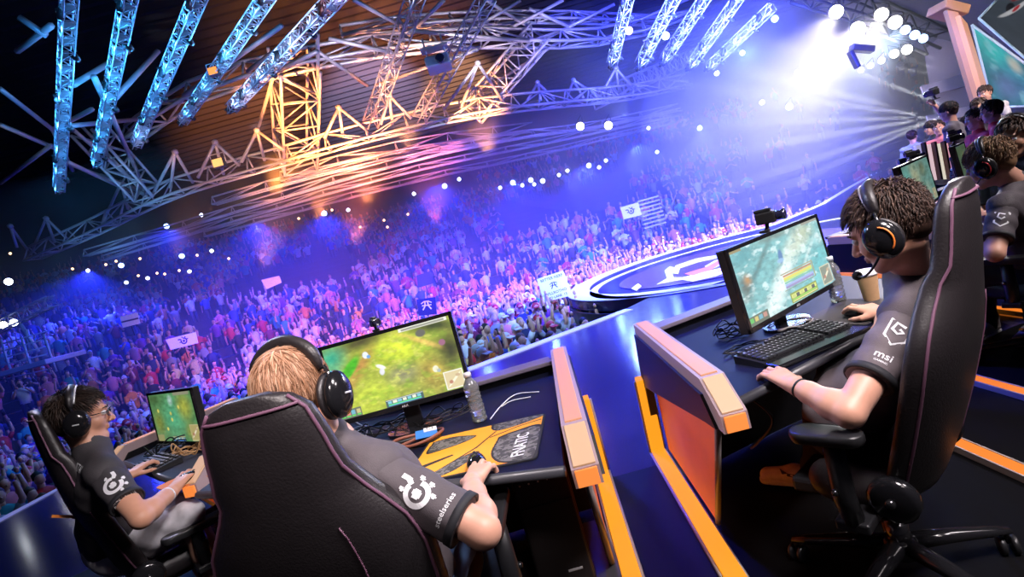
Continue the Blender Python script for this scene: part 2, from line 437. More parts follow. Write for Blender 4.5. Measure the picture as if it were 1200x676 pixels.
# ---------------------------------------------------------------- desk dividers
m_black = mat('black_laminate', (0.008, 0.008, 0.010), 0.42, noise=0.2, nscale=6, spec=.3)
m_frost = mat('frosted_acrylic', (0.30, 0.22, 0.25), 0.4, emit=(0.9, 0.6, 0.55), es=0.10)
m_capglow = mat('cap_diffuser', (0.26, 0.13, 0.07), 0.45, emit=(1.0, 0.40, 0.19), es=0.62)
m_endcream = mat('end_diffuser', (0.36, 0.25, 0.16), 0.45, emit=(1.0, 0.55, 0.30), es=0.40)
m_endface = mat('end_face', (0.4, 0.15, 0.04), 0.4, emit=(1.0, 0.26, 0.05), es=0.85)
m_strip = mat('amber_strip', (0.12, 0.04, 0.005), 0.7, emit=(1.0, 0.33, 0.015), es=1.1, spec=.1)
m_panel = mat('orange_panel', (0.5, 0.09, 0.025), 0.45, emit=(1.0, 0.13, 0.02), es=0.24, noise=0.15, nscale=5)
m_trimgrey = mat('clear_edge', (0.35, 0.3, 0.28), 0.3)
def make_divider(label, o, loc, rz, L=1.42, panel=True):
    """Local frame: near end at y=0, far end at y=L; o=+1 puts the lit outer face on +x."""
    d = thing('desk_divider', label, 'desk divider', loc, rz, 'lit dividers between the desks')
    hw = 0.040
    b = MB(); zt, zb = 0.825, 0.775
    prof = [(0.14, zt), (L, zt), (L, zb), (0.14, zb - 0.0), (0.05, 0.69), (0.0, 0.69), (0.0, 0.745)]
    M = Matrix(((0, 0, 1, 0), (1, 0, 0, 0), (0, 1, 0, 0), (0, 0, 0, 1)))
    b.prism(prof, -hw, hw, M); b.build('cap_frame', m_frost, d)
    g = MB(); g.box((0, (L + 0.15) / 2, zt + 0.001), (hw * 1.36, L - 0.17, 0.008), bev=0.002); g.build('cap_light', m_capglow, d)
    e = MB(); n = Vector((0, -(zt - 0.745), 0.14)).normalized()
    R = frame((0, 0, 0), (1, 0, 0), Vector((0, 0.14, zt - 0.745))).to_3x3()
    e.box(Vector((0, 0.07, (zt + 0.745) / 2)) + n * 0.003, (hw * 1.6, 0.15, 0.008), R, 0.002); e.build('end_slope', m_endcream, d)
    e = MB(); e.box((0, -0.004, 0.7175), (hw * 1.6, 0.008, 0.05), bev=0.002); e.build('end_face', m_endface, d)
    # dark side panel with its cut-out, on the outer side
    k = MB()
    k.prism([(0.05, 0.69), (0.14, zb), (L, zb), (L + 0.14, 0.45), (0.16, 0.675)], -0.02 + 0.03 * o, 0.02 + 0.03 * o, M)
    k.prism([(L, zb), (L + 0.42, 0.0), (L + 0.30, 0.0), (L + 0.06, 0.50)], -0.02 + 0.03 * o, 0.02 + 0.03 * o, M)
    k.build('side_panel', m_black, d)
    pn = MB(); pn.prism([(0.20, 0.685), (L + 0.1, 0.47), (L + 0.2, 0.05), (0.66, 0.05)], -0.008 - 0.012 * o, 0.008 - 0.012 * o, M)
    pn.build('back_panel', m_panel if panel else m_black, d)
    if not panel: lw = MB(); lw.box((0.06 * o, L / 2 + .1, 0.56), (0.02, L - .1, 0.03), bev=.003); lw.build('side_light', m_endface, d)
    t = MB(); t.tube([(-0.012 * o, 0.20, 0.70), (-0.012 * o, 0.665, 0.03)], 0.013, 6); t.build('edge_trim', m_trimgrey, d)
    s = MB(); x = 0.050 * o; w = 0.022
    pts = [(L + 0.13, 0.49), (L + 0.27, 0.025), (0.28 if panel else 0.7, 0.025)]
    for (ya, za), (yb, zb2) in zip(pts[:-1], pts[1:]):
        v = Vector((0, yb - ya, zb2 - za)); s.box((x, (ya + yb) / 2, (za + zb2) / 2), (0.072, v.length + 0.03, 0.05), frame((0, 0, 0), (1, 0, 0), v).to_3x3(), 0.004)
    st = s.build('light_strip', m_strip, d)
    s2 = MB()
    for dx in (-0.041, 0.041):
        for (ya, za), (yb, zb2) in zip(pts[:-1], pts[1:]): s2.tube([(x + dx, ya, za), (x + dx, yb, zb2)], 0.008, 6)
    s2.build('strip_rail', m_trimgrey, st)
    return d
make_divider('amber lit desk divider rising beside the orange mousepad', 1, (0.062, 1.49, 0), math.radians(-3.6), 1.26)
make_divider('glowing orange desk divider left of the big keyboard and white hand', -1, (0.525, 1.57, 0), math.radians(-3.0), 1.24)
make_divider('dim amber desk divider half hidden by the large middle chair', -1, (-1.62, 2.42, 0), math.radians(-14), 1.0)
make_divider('far left amber desk divider beside the profile player with glasses', 1, (-2.70, 3.34, 0), math.radians(-28), 0.95)
make_divider('black desk divider with orange cap behind the paper cup', -1, (2.43, 2.92, 0), math.radians(8), 1.0, False)
make_divider('orange capped divider beside the curly haired player', -1, (3.05, 3.55, 0), math.radians(-22), 1.2)

for lab, x, ya, yb in (('orange floor light strip on the black floor right of the tall chair', 1.70, 1.70, 2.50), ('second orange floor light strip, beyond the tall chair at the right edge', 2.26, 2.2, 2.95), ('third orange floor light strip, under the chair of the curly haired player', 3.26, 3.1, 3.95)):
    t = wthing('floor_light_strip', lab, 'light strip', (x, (ya + yb) / 2, 0.006)); b = MB(); b.box((x, (ya + yb) / 2, .022), (.058, yb - ya, .03), bev=.003); b.build('diffuser', mat('floor_amber', (.12, .04, .01), .7, emit=(1, .24, .025), es=.9, spec=.1), t)
    for dx in (-.034, .034): b = MB(); b.box((x + dx, (ya + yb) / 2, .022), (.008, yb - ya, .032), bev=.002); b.build('rail', m_trimgrey, t)
# ---------------------------------------------------------------- desks
m_top = mat('desk_top', (0.007, 0.008, 0.024), 0.5, noise=0.2, nscale=4, spec=.1)
m_edge = mat('desk_edge', (0.05, 0.05, 0.06), 0.35)
def make_desk(label, front, back, ledge=True):
    """front: points left to right along the user's edge; back: right to left."""
    c = sum((Vector((*p, 0)) for p in front + back), Vector()) / (len(front) + len(back))
    d = wthing('desk', label, 'desk', (c.x, c.y, 0))
    b = MB(); b.prism(front + back, 0.715, 0.745); b.build('desk_top', m_top, d)
    e = MB(); e.tube([(x, y, 0.732) for x, y in front], 0.017, 8); e.build('edge_band', m_edge, d)
    g = MB()
    for i in range(len(back) - 1):
        (xa, ya), (xb, yb) = back[i], back[i + 1]; v = Vector((xb - xa, yb - ya, 0)); ang = math.atan2(v.y, v.x)
        g.box(((xa + xb) / 2, (ya + yb) / 2, 0.40), (v.length, 0.05, 0.76), Matrix.Rotation(ang, 3, 'Z'))
    g.build('back_board', m_black, d)
    if ledge:
        g = MB()
        for i in range(len(back) - 1):
            (xa, ya), (xb, yb) = back[i], back[i + 1]; v = Vector((xb - xa, yb - ya, 0)); ang = math.atan2(v.y, v.x)
            g.box(((xa + xb) / 2, (ya + yb) / 2, 0.79), (v.length, 0.12, 0.02), Matrix.Rotation(ang, 3, 'Z'), 0.004)
        g.build('back_ledge', mat('ledge', (0.16, 0.13, 0.18), 0.35), d)
    return d
desk_mid = make_desk('black middle desk carrying the orange mousepad', [(-1.5, 2.28), (-0.5, 1.72), (0.005, 1.53)], [(0.09, 2.68), (-0.4, 2.66), (-1.42, 2.98)])
desk_right = make_desk('dark blue right desk carrying the big keyboard and paper cup', [(0.56, 1.66), (1.15, 1.93), (1.74, 2.24)], [(1.74, 3.12), (1.15, 2.94), (0.62, 2.74)])
desk_left = make_desk('small left desk in front of the player with glasses', [(-2.58, 3.36), (-1.72, 2.52)], [(-1.62, 3.38), (-2.20, 3.98)])
desk_far = make_desk('far right desk in front of the curly haired player', [(2.50, 3.25), (3.15, 3.60)], [(3.55, 4.55), (2.40, 4.1)])
desk_last = make_desk('farthest right desk with the angled green monitor', [(3.15, 3.85), (4.2, 4.4)], [(4.6, 5.4), (3.6, 4.9)])
# ---------------------------------------------------------------- pictures on the game screens (emitted by the screens)
def value_noise(w, h, n, seed):
    r = np.random.default_rng(seed); g = r.random((n + 2, n + 2)); y = np.linspace(0, n, h); x = np.linspace(0, n, w)
    yi = y.astype(int).clip(0, n - 1); xi = x.astype(int).clip(0, n - 1); fy = (y - yi)[:, None]; fx = (x - xi)[None, :]
    fy = fy * fy * (3 - 2 * fy); fx = fx * fx * (3 - 2 * fx)
    a = g[yi][:, xi]; b = g[yi][:, xi + 1]; c = g[yi + 1][:, xi]; d = g[yi + 1][:, xi + 1]
    return (a * (1 - fx) + b * fx) * (1 - fy) + (c * (1 - fx) + d * fx) * fy
class Paint:
    def __init__(s, w, h, col, seed=1):
        s.w, s.h = w, h; s.a = np.ones((h, w, 3)) * np.array(col); s.U, s.V = np.meshgrid(np.linspace(0, 1, w), np.linspace(0, 1, h)); s.seed = seed
    def blob(s, u, v, ru, rv, col, rot=0, op=1.0, soft=1.0):
        a = 0.5625; du = s.U - u; dv = (s.V - v) * a; c, q = math.cos(math.radians(rot)), math.sin(math.radians(rot))
        x = (du * c + dv * q) / ru; y = (-du * q + dv * c) / (rv * a); m = np.clip((1.0 - np.sqrt(x * x + y * y)) / soft, 0, 1); m = (m * m * (3 - 2 * m) * op)[..., None]
        s.a = s.a * (1 - m) + np.array(col) * m; return s
    def rect(s, u0, v0, u1, v1, col):
        m = (s.U >= u0) & (s.U <= u1) & (s.V >= v0) & (s.V <= v1); s.a[m] = col; return s
    def noise(s, amt, n=30):
        k = sum(value_noise(s.w, s.h, n * 2 ** i, s.seed + i) / 2 ** i for i in range(3)) / 1.75; s.a = s.a * (1 + amt * (k[..., None] - 0.5) * 2); return s
    def patches(s, col, n, thr, op=0.6, seed=50):
        k = value_noise(s.w, s.h, n, seed) * 0.7 + value_noise(s.w, s.h, n * 3, seed + 1) * 0.3; m = (np.clip((k - thr) * 6, 0, 1) * op)[..., None]; s.a = s.a * (1 - m) + np.array(col) * m; return s
    def hud(s, fr=(0.75, 0.75, 0.6)):
        s.rect(0.36, 0.90, 0.66, 1.0, (0.05, 0.1, 0.1)); s.rect(0.365, 0.905, 0.655, 0.915, fr)
        for i in range(7): s.rect(0.38 + i * 0.038, 0.925, 0.41 + i * 0.038, 0.958, (0.7, 0.75, 0.6) if i % 2 else (0.2, 0.5, 0.6))
        s.rect(0.38, 0.968, 0.64, 0.978, (0.1, 0.7, 0.2)); s.rect(0.38, 0.982, 0.64, 0.992, (0.1, 0.3, 0.9)); return s
    def minimap(s, u, v, du, dv, base, fr):
        s.rect(u, v, u + du, v + dv, fr); s.rect(u + 0.008, v + 0.014, u + du - 0.008, v + dv - 0.014, base)
        s.blob(u + du * .5, v + dv * .5, du * .6, dv * .07, (0.9, 0.8, 0.6), -40, .9, .3); s.blob(u + du * .3, v + dv * .6, du * .12, dv * .12, (0.4, 0.15, 0.1), 0, .9, .3); s.blob(u + du * .7, v + dv * .3, du * .14, dv * .1, (0.5, 0.35, 0.2), 0, .9, .3); return s
    def result(s): return np.clip(s.a, 0, 1)
def pic_meadow():
    p = Paint(240, 136, (0.30, 0.34, 0.05), 3)
    p.blob(.50, .3, .5, .45, (.42, .52, .03), 0, .9); p.blob(.56, .22, .26, .26, (.62, .72, .04), 20, 1); p.blob(.25, .8, .35, .4, (.55, .65, .05), 0, .9)
    p.blob(.25, .35, .09, .55, (.42, .20, .05), 45, .9); p.blob(.10, .62, .1, .3, (.5, .28, .07), 20, .9); p.blob(.55, .60, .2, .22, (.28, .26, .16), 0, .85); p.blob(.78, .7, .18, .4, (.40, .25, .05), -20, .8)
    p.blob(.78, .27, .34, .06, (.75, .5, .12), 32, .9); p.patches((.25, .42, .03), 14, .55, .5); p.patches((.6, .6, .12), 22, .62, .5, 80)
    p.blob(.95, .45, .17, .42, (.03, .035, .01), 0, 1); p.blob(.88, .08, .3, .14, (.035, .05, .012), 8, 1); p.blob(.30, .03, .34, .16, (.05, .04, .012), -6, .95)
    p.blob(.05, .15, .18, .3, (.03, .36, .22), 0, 1); p.blob(.03, .42, .12, .22, (.05, .5, .3), 0, .9); p.blob(.16, .36, .17, .09, (.06, .42, .01), -42, 1, .5); p.blob(.03, .6, .07, .12, (.05, .25, .02), 0, 1)
    for u, v in ((.31, .22), (.07, .72), (.80, .66)): p.blob(u, v, .028, .055, (.75, .85, .95), 0, 1, .4); p.blob(u + .02, v + .03, .018, .03, (.12, .3, .6), 0, 1, .4)
    p.blob(.40, .43, .05, .035, (.85, .82, .72), 30, 1, .5); p.blob(.40, .5, .025, .06, (.7, .7, .85), 10, 1, .5); p.blob(.80, .66, .07, .12, (.85, .7, .1), 0, .5)
    p.noise(.38, 26)
    p.blob(.90, .33, .03, .05, (.3, .12, .2), 0, 1, .3); p.blob(.76, .13, .045, .06, (.12, .12, .1), 0, 1, .3)
    p.hud((.8, .85, .7)); p.minimap(.845, .74, .15, .25, (.62, .52, .3), (.85, .8, .65)); p.rect(0, .88, .17, 1, (.12, .14, .1))
    for i, c in enumerate(((.1, .5, .1), (.6, .2, .15), (.15, .4, .5), (.5, .45, .2))): p.rect(.01 + i * .04, .90, .04 + i * .04, .96, c); p.rect(.01 + i * .04, .97, .04 + i * .04, .985, (.1, .7, .1))
    p.rect(.60, 0, .98, .05, (.75, .75, .65)); p.rect(.62, .012, .96, .038, (.3, .3, .25))
    p.a = p.a * 1.3 + .02; return p.result()
def pic_snow():
    p = Paint(240, 136, (.20, .48, .50), 9)
    p.blob(.45, .55, .75, .18, (.70, .85, .82), -42, 1); p.blob(.38, .75, .5, .2, (.78, .92, .90), -42, .9); p.blob(.7, .25, .3, .25, (.60, .70, .58), -20, .9); p.blob(.8, .12, .2, .2, (.42, .48, .33), 0, .8)
    p.blob(.25, .30, .48, .07, (.10, .20, .20), -40, .9); p.blob(.12, .12, .2, .2, (.10, .34, .38), 0, .9); p.blob(.06, .5, .1, .3, (.12, .14, .12), 0, .9); p.blob(.10, .42, .06, .12, (.5, .25, .08), 0, .9)
    p.blob(.9, .6, .3, .3, (.12, .46, .50), -30, .95); p.blob(.8, .42, .25, .05, (.65, .85, .85), -40, .9); p.blob(.95, .3, .12, .15, (.35, .6, .62), 0, .9); p.blob(.75, .85, .3, .18, (.18, .55, .56), -20, .9); p.blob(.5, .02, .4, .08, (.2, .28, .25), 0, .9)
    p.patches((.85, .97, .97), 16, .6, .5); p.patches((.1, .3, .34), 24, .64, .55, 90); p.noise(.3, 24)
    p.blob(.48, .32, .03, .12, (.10, .22, .45), 8, 1, .4); p.blob(.47, .37, .05, .04, (.3, .5, .75), 0, .9, .5)
    for i, c in enumerate(((.5, .22, .08), (.75, .65, .12), (.5, .7, .2), (.2, .5, .4), (.35, .45, .75), (.3, .25, .5))):
        p.rect(.44, .58 + i * .032, .78, .606 + i * .032, c)
    p.rect(.42, .555, .80, .57, (.35, .33, .18)); p.rect(.79, .555, .80, .78, (.35, .33, .18)); p.rect(.42, .78, .80, .79, (.2, .18, .1))
    p.rect(.46, .85, .78, .99, (.25, .32, .05)); p.rect(.47, .87, .77, .92, (.7, .75, .2))
    for i in range(6): p.rect(.48 + i * .047, .875, .515 + i * .047, .93, (.08, .1, .1) if i % 2 else (.55, .6, .2))
    p.rect(.47, .94, .77, .955, (.3, .7, .1)); p.rect(.47, .96, .77, .975, (.7, .7, .3))
    p.minimap(.86, .70, .135, .28, (.22, .26, .2), (.62, .58, .4)); p.rect(0, .88, .2, 1, (.1, .14, .1))
    for i, c in enumerate(((.1, .5, .1), (.6, .5, .15), (.15, .4, .5), (.5, .25, .2))): p.rect(.01 + i * .045, .90, .045 + i * .045, .96, c)
    p.rect(0, 0, .12, .03, (.3, .25, .12)); p.rect(.8, 0, 1, .03, (.3, .3, .25)); p.a = p.a * 1.15 + .07; return p.result()
def pic_pool():
    p = Paint(160, 92, (.10, .26, .10), 14); p.blob(.5, .5, .35, .7, (.10, .42, .22), 30, 1); p.blob(.78, .3, .25, .4, (.42, .44, .06), 0, .9); p.blob(.12, .6, .2, .4, (.22, .26, .05), 0, .9); p.blob(.1, .1, .3, .2, (.06, .12, .04), 0, .9); p.blob(.5, .15, .08, .16, (.55, .75, .7), 10, .9); p.blob(.85, .8, .2, .25, (.35, .33, .05), 0, .8)
    for u, v in ((.45, .55), (.16, .35), (.3, .74), (.66, .3), (.45, .42)): p.blob(u, v, .03, .05, (.8, .7, .15), 0, .9, .5)
    p.noise(.4, 20); p.hud((.7, .65, .3)); p.minimap(.80, .66, .19, .33, (.45, .38, .15), (.6, .55, .3)); p.rect(0, .86, .16, 1, (.3, .3, .12)); p.rect(.6, .0, .95, .06, (.3, .3, .2)); return p.result()
def pic_map():
    p = Paint(160, 92, (.16, .34, .30), 21); p.blob(.4, .3, .3, .5, (.45, .48, .30), 30, .9); p.blob(.7, .2, .2, .3, (.2, .22, .12), 0, .9); p.blob(.3, .8, .4, .3, (.22, .45, .36), 0, .9); p.blob(.15, .3, .2, .4, (.16, .48, .42), 0, .9); p.blob(.75, .7, .2, .3, (.3, .44, .34), 0, .9); p.patches((.1, .2, .14), 9, .6, .6); p.noise(.35, 20); p.minimap(.86, .74, .13, .24, (.4, .42, .25), (.6, .55, .35)); return p.result()
def pic_dim():
    p = Paint(100, 60, (.10, .16, .09), 31); p.blob(.5, .5, .4, .5, (.16, .22, .10), 0, .9); p.patches((.05, .09, .05), 8, .6, .6); p.noise(.3, 14); return p.result()
m_plastic = mat('black_plastic', (0.013, 0.013, 0.015), 0.35, noise=0.15, nscale=30)
m_gloss = mat('gloss_plastic', (0.01, 0.01, 0.012), 0.15)
m_silver = mat('silver_mark', (0.75, 0.75, 0.78), 0.3, 0.3)
def make_monitor(label, pl, pr, dl, dr, h, pic, strength, tilt=4, drop=None, stand=True):
    """pl / pr: pixel of the middle of the left and right edge with their distances; the panel stands upright on the desk."""
    A, B = P(*pl, dl), P(*pr, dr); c = (A + B) / 2; w = (Vector((B.x - A.x, B.y - A.y, 0))).length; yaw = math.atan2(B.y - A.y, B.x - A.x)
    zb = 0.745; t = thing('monitor', label, 'monitor', (c.x, c.y, zb), yaw); zc = c.z - zb
    Rt = Matrix.Rotation(math.radians(-tilt), 3, 'X')
    def at(x, y, z): return Vector((0, 0, zc)) + Rt @ Vector((x, y, z))
    b = MB(); b.box(at(0, 0.022, 0), (w, 0.036, h), Rt, 0.004); b.box(at(0, 0.05, -0.02), (w * 0.6, 0.04, h * 0.6), Rt, 0.012); b.build('housing', m_plastic, t)
    z = MB(); bz = 0.015
    for sx in (-1, 1): z.box(at(sx * (w / 2 - bz / 2), 0, 0), (bz, 0.014, h), Rt, 0.002)
    z.box(at(0, 0, h / 2 - bz / 2), (w, 0.014, bz), Rt, 0.002); z.box(at(0, 0, -h / 2 + bz * .7), (w, 0.014, bz * 1.4), Rt, 0.002); bezel = z.build('bezel', m_gloss, t)
    vs, fs = text_mesh('ASUS', 0.012); g = MB(); g.add([at(v.x, -0.0078, -h / 2 + bz * .7 + v.y) for v in vs], fs, 0, False); g.build('maker_mark', m_silver, bezel)
    H, W = pic.shape[:2]; sw, sh = w - 2 * bz, h - 2.4 * bz
    X, Z = np.meshgrid(np.linspace(-sw / 2, sw / 2, W), np.linspace(sh / 2, -sh / 2, H)); V = np.stack([X.ravel(), np.full(X.size, -0.003), Z.ravel() + bz * .2], 1)
    V = V @ np.array(Rt).T + np.array([0, 0, zc]); I = np.arange(W * H).reshape(H, W)
    Q = np.stack([I[:-1, :-1].ravel(), I[1:, :-1].ravel(), I[1:, 1:].ravel(), I[:-1, 1:].ravel()], 1)
    link('screen', np_mesh('screen', V, Q, screen_mat('screen_%d' % len(MATS), strength), pic.reshape(-1, 3), 'picture', False), t)
    if stand:
        s = MB(); s.box((0, 0.075, zc * 0.5 + 0.01), (0.07, 0.022, zc + 0.02), bev=0.005); s.build('stand', m_plastic, t)
        s = MB(); s.prism([(0.12 * math.cos(a) * (1.0), 0.05 + 0.085 * math.sin(a)) for a in [2 * PI * k / 28 for k in range(28)]], 0.0, 0.014); s.build('foot', m_gloss, t)
    return t, at, w, h
mon_mid = make_monitor('wide monitor showing a green meadow, in front of the blond player', (384, 450), (542, 414), 2.28, 2.28, 0.335, pic_meadow(), 1.0)
mon_right = make_monitor('monitor showing a pale icy blue landscape, right of the round stage', (864, 344), (968, 291), 2.10, 2.50, 0.335, pic_snow(), 1.0)
mon_left = make_monitor('left monitor showing a teal and olive scene, facing the player with glasses', (180, 491), (232, 487), 3.45, 3.05, 0.325, pic_pool(), 0.9)
mon_far = make_monitor('teal map monitor just right of the dark haired head', (1063, 230), (1091.5, 203), 3.55, 4.05, 0.34, pic_map(), 0.7)
mon_last = make_monitor('narrow angled monitor with a dim green screen, left of the curly hair', (1124, 193), (1134.5, 185), 4.75, 5.05, 0.32, pic_dim(), 0.6)

# ---------------------------------------------------------------- small cameras clipped on the monitors
m_lens = mat('lens_glass', (0.02, 0.02, 0.05), 0.05, coat=1.0)
def make_camera(label, loc, rz, s=1.0):
    """Faces local -y."""
    t = thing('video_camera', label, 'camera', loc, rz, 'small cameras filming the players')
    b = MB(); b.box((0, 0.01 * s, 0.075 * s), (0.06 * s, 0.10 * s, 0.062 * s), bev=0.008 * s); b.box((0, 0.02 * s, 0.115 * s), (0.035 * s, 0.085 * s, 0.02 * s), bev=0.006 * s); b.box((0.04 * s, 0.03 * s, 0.08 * s), (0.018 * s, 0.06 * s, 0.045 * s), bev=0.004 * s); b.build('body', m_plastic, t)
    l = MB(); M = Matrix.Translation((0, -0.038 * s, 0.075 * s)) @ Matrix.Rotation(PI / 2, 4, 'X'); l.lathe([(0.022 * s, 0), (0.026 * s, 0.01 * s), (0.026 * s, 0.03 * s), (0.03 * s, 0.035 * s), (0.03 * s, 0.05 * s), (0.024 * s, 0.05 * s), (0.02 * s, 0.042 * s), (0.0, 0.045 * s)], 18, M); l.build('lens', m_lens, t)
    k = MB(); k.tube([(0, 0.01 * s, 0.045 * s), (0, 0.015 * s, 0.02 * s), (0, 0.03 * s, 0)], 0.011 * s, 8); k.box((0, 0.03 * s, 0.004), (0.05 * s, 0.05 * s, 0.012), bev=0.003); k.build('mount', m_plastic, t)
    return t
def on_monitor(mon, fx, label, s=1.0, rz=0.0):
    t, at, w, h = mon; p = at(fx * w, 0.02, h / 2); R = Matrix.Rotation(t.rotation_euler.z, 3, 'Z'); q = Vector(t.location) + R @ p
    return make_camera(label, q, t.rotation_euler.z + rz, s)
on_monitor(mon_mid, -0.06, 'small camera on top of the wide meadow monitor', 0.5, 0.5)
on_monitor(mon_right, 0.02, 'small camera on top of the icy blue monitor', 0.78, 0.35)
on_monitor(mon_far, 0.1, 'small camera on top of the teal map monitor', .6, 0.6)
on_monitor(mon_last, 0.0, 'small camera on top of the narrow dim green monitor', .8, 0.6)

# ---------------------------------------------------------------- keyboards
m_key = mat('keycap', (0.02, 0.02, 0.024), 0.45, noise=0.2, nscale=60)
m_keyleg = mat('key_legend', (0.5, 0.5, 0.55), 0.5)
def make_keyboard(label, loc, rz, w=0.44, rest=True):
    t = thing('keyboard', label, 'keyboard', loc, rz); d = 0.145
    b = MB(); b.prism([(-d / 2, 0.0), (d / 2, 0.0), (d / 2, 0.030), (-d / 2, 0.018)], -w / 2, w / 2, Matrix(((0, 0, 1, 0), (1, 0, 0, 0), (0, 1, 0, 0), (0, 0, 0, 1)))); b.build('case', m_plastic, t)
    if rest:
        r = MB(); r.box((0, -d / 2 - 0.035, 0.009), (w, 0.065, 0.018), bev=0.005); r.build('wrist_rest', m_gloss, t)
    k = MB(); u = 0.019
    cols = int((w - 0.02) / u)
    for r_ in range(6):
        y = -d / 2 + 0.014 + r_ * 0.0225 + (0.006 if r_ == 5 else 0); z = 0.018 + 0.012 * (y + d / 2) / d
        c = 0
        while c < cols:
            n = 1
            if r_ == 0 and c in (3,): n = 6
            elif r_ in (1, 2) and c in (0, 12): n = 2
            if c in (15,) or (r_ == 5 and c in (1, 6, 11)): c += 1; continue
            n = min(n, cols - c); x = -w / 2 + 0.012 + (c + n / 2) * u
            k.box((x, y, z + 0.006), (n * u - 0.003, 0.0185, 0.011), bev=0.0022)
            if n == 1: k.box((x - 0.002, y + 0.003, z + 0.0117), (0.004, 0.005, 0.0006), mi=1)
            c += n
    k.build('keycaps', [m_key, m_keyleg], t)
    return t
ZT = 0.746
make_keyboard('big black keyboard with wrist rest under the white left hand', (0.95, 2.005, ZT), math.radians(19))
make_keyboard('compact black keyboard before the teal and olive monitor', F(185, 546, ZT), math.radians(-42), 0.36, False)
make_keyboard('black keyboard mostly hidden left of the orange mousepad', (-0.80, 2.08, ZT), math.radians(-25), 0.42, False)

# ---------------------------------------------------------------- mousepads
def rounded(w, h, r, n=5):
    out = []
    for cx, cy, a in ((w / 2 - r, h / 2 - r, 0), (-w / 2 + r, h / 2 - r, 90), (-w / 2 + r, -h / 2 + r, 180), (w / 2 - r, -h / 2 + r, 270)):
        for i in range(n): b = math.radians(a + 90 * i / (n - 1)); out.append((cx + r * math.cos(b), cy + r * math.sin(b)))
    return out
def make_pad(label, loc, rz, w, h, mt): 
    t = thing('mousepad', label, 'mousepad', loc, rz); b = MB(); b.prism(rounded(w, h, 0.02), 0, 0.004); b.build('base', mt, t); return t
PADW, PADH = 0.46, 0.405
pad = make_pad('orange and black mousepad lettered FNATIC under the right hand', (-0.262, 1.872, ZT), math.radians(-9), PADW, PADH, mat('pad_black', (0.02, 0.02, 0.022), 0.8))
def pad_art():
    W, H = 230, 200; p = Paint(W, H, (0.90, 0.36, 0.02), 5); a = PADH / PADW
    U, V = p.U, p.V                         # v runs from the far edge to the near edge
    tn = value_noise(W, H, 26, 4) * 0.5 + value_noise(W, H, 60, 8) * 0.5
    camo = np.where(tn[..., None] > 0.52, np.array((0.17, 0.16, 0.15)), np.array((0.05, 0.048, 0.045)))
    def inside(poly):
        m = np.zeros(U.shape, bool); n = len(poly); j = n - 1
        for i in range(n):
            xi, yi = poly[i]; xj, yj = poly[j]
            m ^= ((yi > V) != (yj > V)) & (U < (xj - xi) * (V - yi) / (yj - yi + 1e-9) + xi); j = i
        return m
    def smooth(poly, n=8):
        q = [Vector((x, y, 0)) for x, y in poly]; q = spline(q + [q[0]], n)[:-1]; return [(v.x, v.y) for v in q]
    shapes = [[(.05, .12), (.20, .10), (.36, .16), (.42, .21), (.34, .30), (.20, .36), (.06, .38)],
              [(.67, .40), (.78, .34), (.99, .34), (.99, .97), (.88, .99), (.74, .92), (.66, .72)],
              [(.56, .0), (.99, .0), (.99, .05), (.84, .14), (.66, .19), (.58, .12)],
              [(.36, .70), (.48, .62), (.52, .68), (.40, .90), (.26, .99), (.16, .99)]]
    for sh in shapes:
        s = smooth(sh); cx = sum(x for x, y in s) / len(s); cy = sum(y for x, y in s) / len(s)
        big = [(cx + (x - cx) * 1.10, cy + (y - cy) * 1.10) for x, y in s]
        p.a[inside(big)] = (0.015, 0.013, 0.012); m = inside(s); p.a[m] = camo[m]
    for poly in ([(.60, .20), (.62, .19), (.50, .52), (.30, .80), (.28, .80), (.485, .50)], [(.58, .32), (.80, .19), (.99, .13), (.99, .15), (.80, .21), (.57, .35)], [(.0, .70), (.30, .55), (.32, .58), (.02, .78)]): p.a[inside(poly)] = (0.015, 0.013, 0.012)
    low = (np.clip((V - 0.72) * 3, 0, 1) * np.clip((U - .4) * 3, 0, 1))[..., None]; org = (np.abs(p.a - np.array((.90, .36, .02))).sum(2) < .02)[..., None]
    p.a = np.where(org, p.a * (1 - low * .6) + np.array((0.85, 0.16, 0.01)) * low * .6, p.a); return p.result()
art = pad_art(); Hh, Ww = art.shape[:2]
X, Y = np.meshgrid(np.linspace(-PADW / 2 + .008, PADW / 2 - .008, Ww), np.linspace(PADH / 2 - .008, -PADH / 2 + .008, Hh)); V_ = np.stack([X.ravel(), Y.ravel(), np.full(X.size, 0.0046)], 1); I_ = np.arange(Ww * Hh).reshape(Hh, Ww)
link('printed_cloth', np_mesh('printed_cloth', V_, np.stack([I_[:-1, :-1].ravel(), I_[1:, :-1].ravel(), I_[1:, 1:].ravel(), I_[:-1, 1:].ravel()], 1), mat('pad_print', (1, 1, 1), 0.75, attr='tint'), art.reshape(-1, 3), 'tint', False), pad)
vs, fs = text_mesh('FNATIC', 0.062); g = MB(); g.add([(0.165 - v.y, -0.065 + v.x * 0.9, 0.0056) for v in vs], fs, 0, False); g.build('lettering', mat('pad_letter', (0.9, 0.9, 0.9), 0.7), pad)
make_pad('dark grey mousepad beside the big keyboard and paper cup', (1.335, 2.235, ZT), math.radians(25), 0.36, 0.30, mat('grey_pad', (0.045, 0.04, 0.042), 0.8, noise=0.2, nscale=80))
make_pad('orange mousepad under the hand before the teal and olive monitor', F(219, 562, ZT), math.radians(-42), 0.24, 0.20, mat('orange_pad', (0.8, 0.22, 0.04), 0.7, noise=0.2, nscale=30))
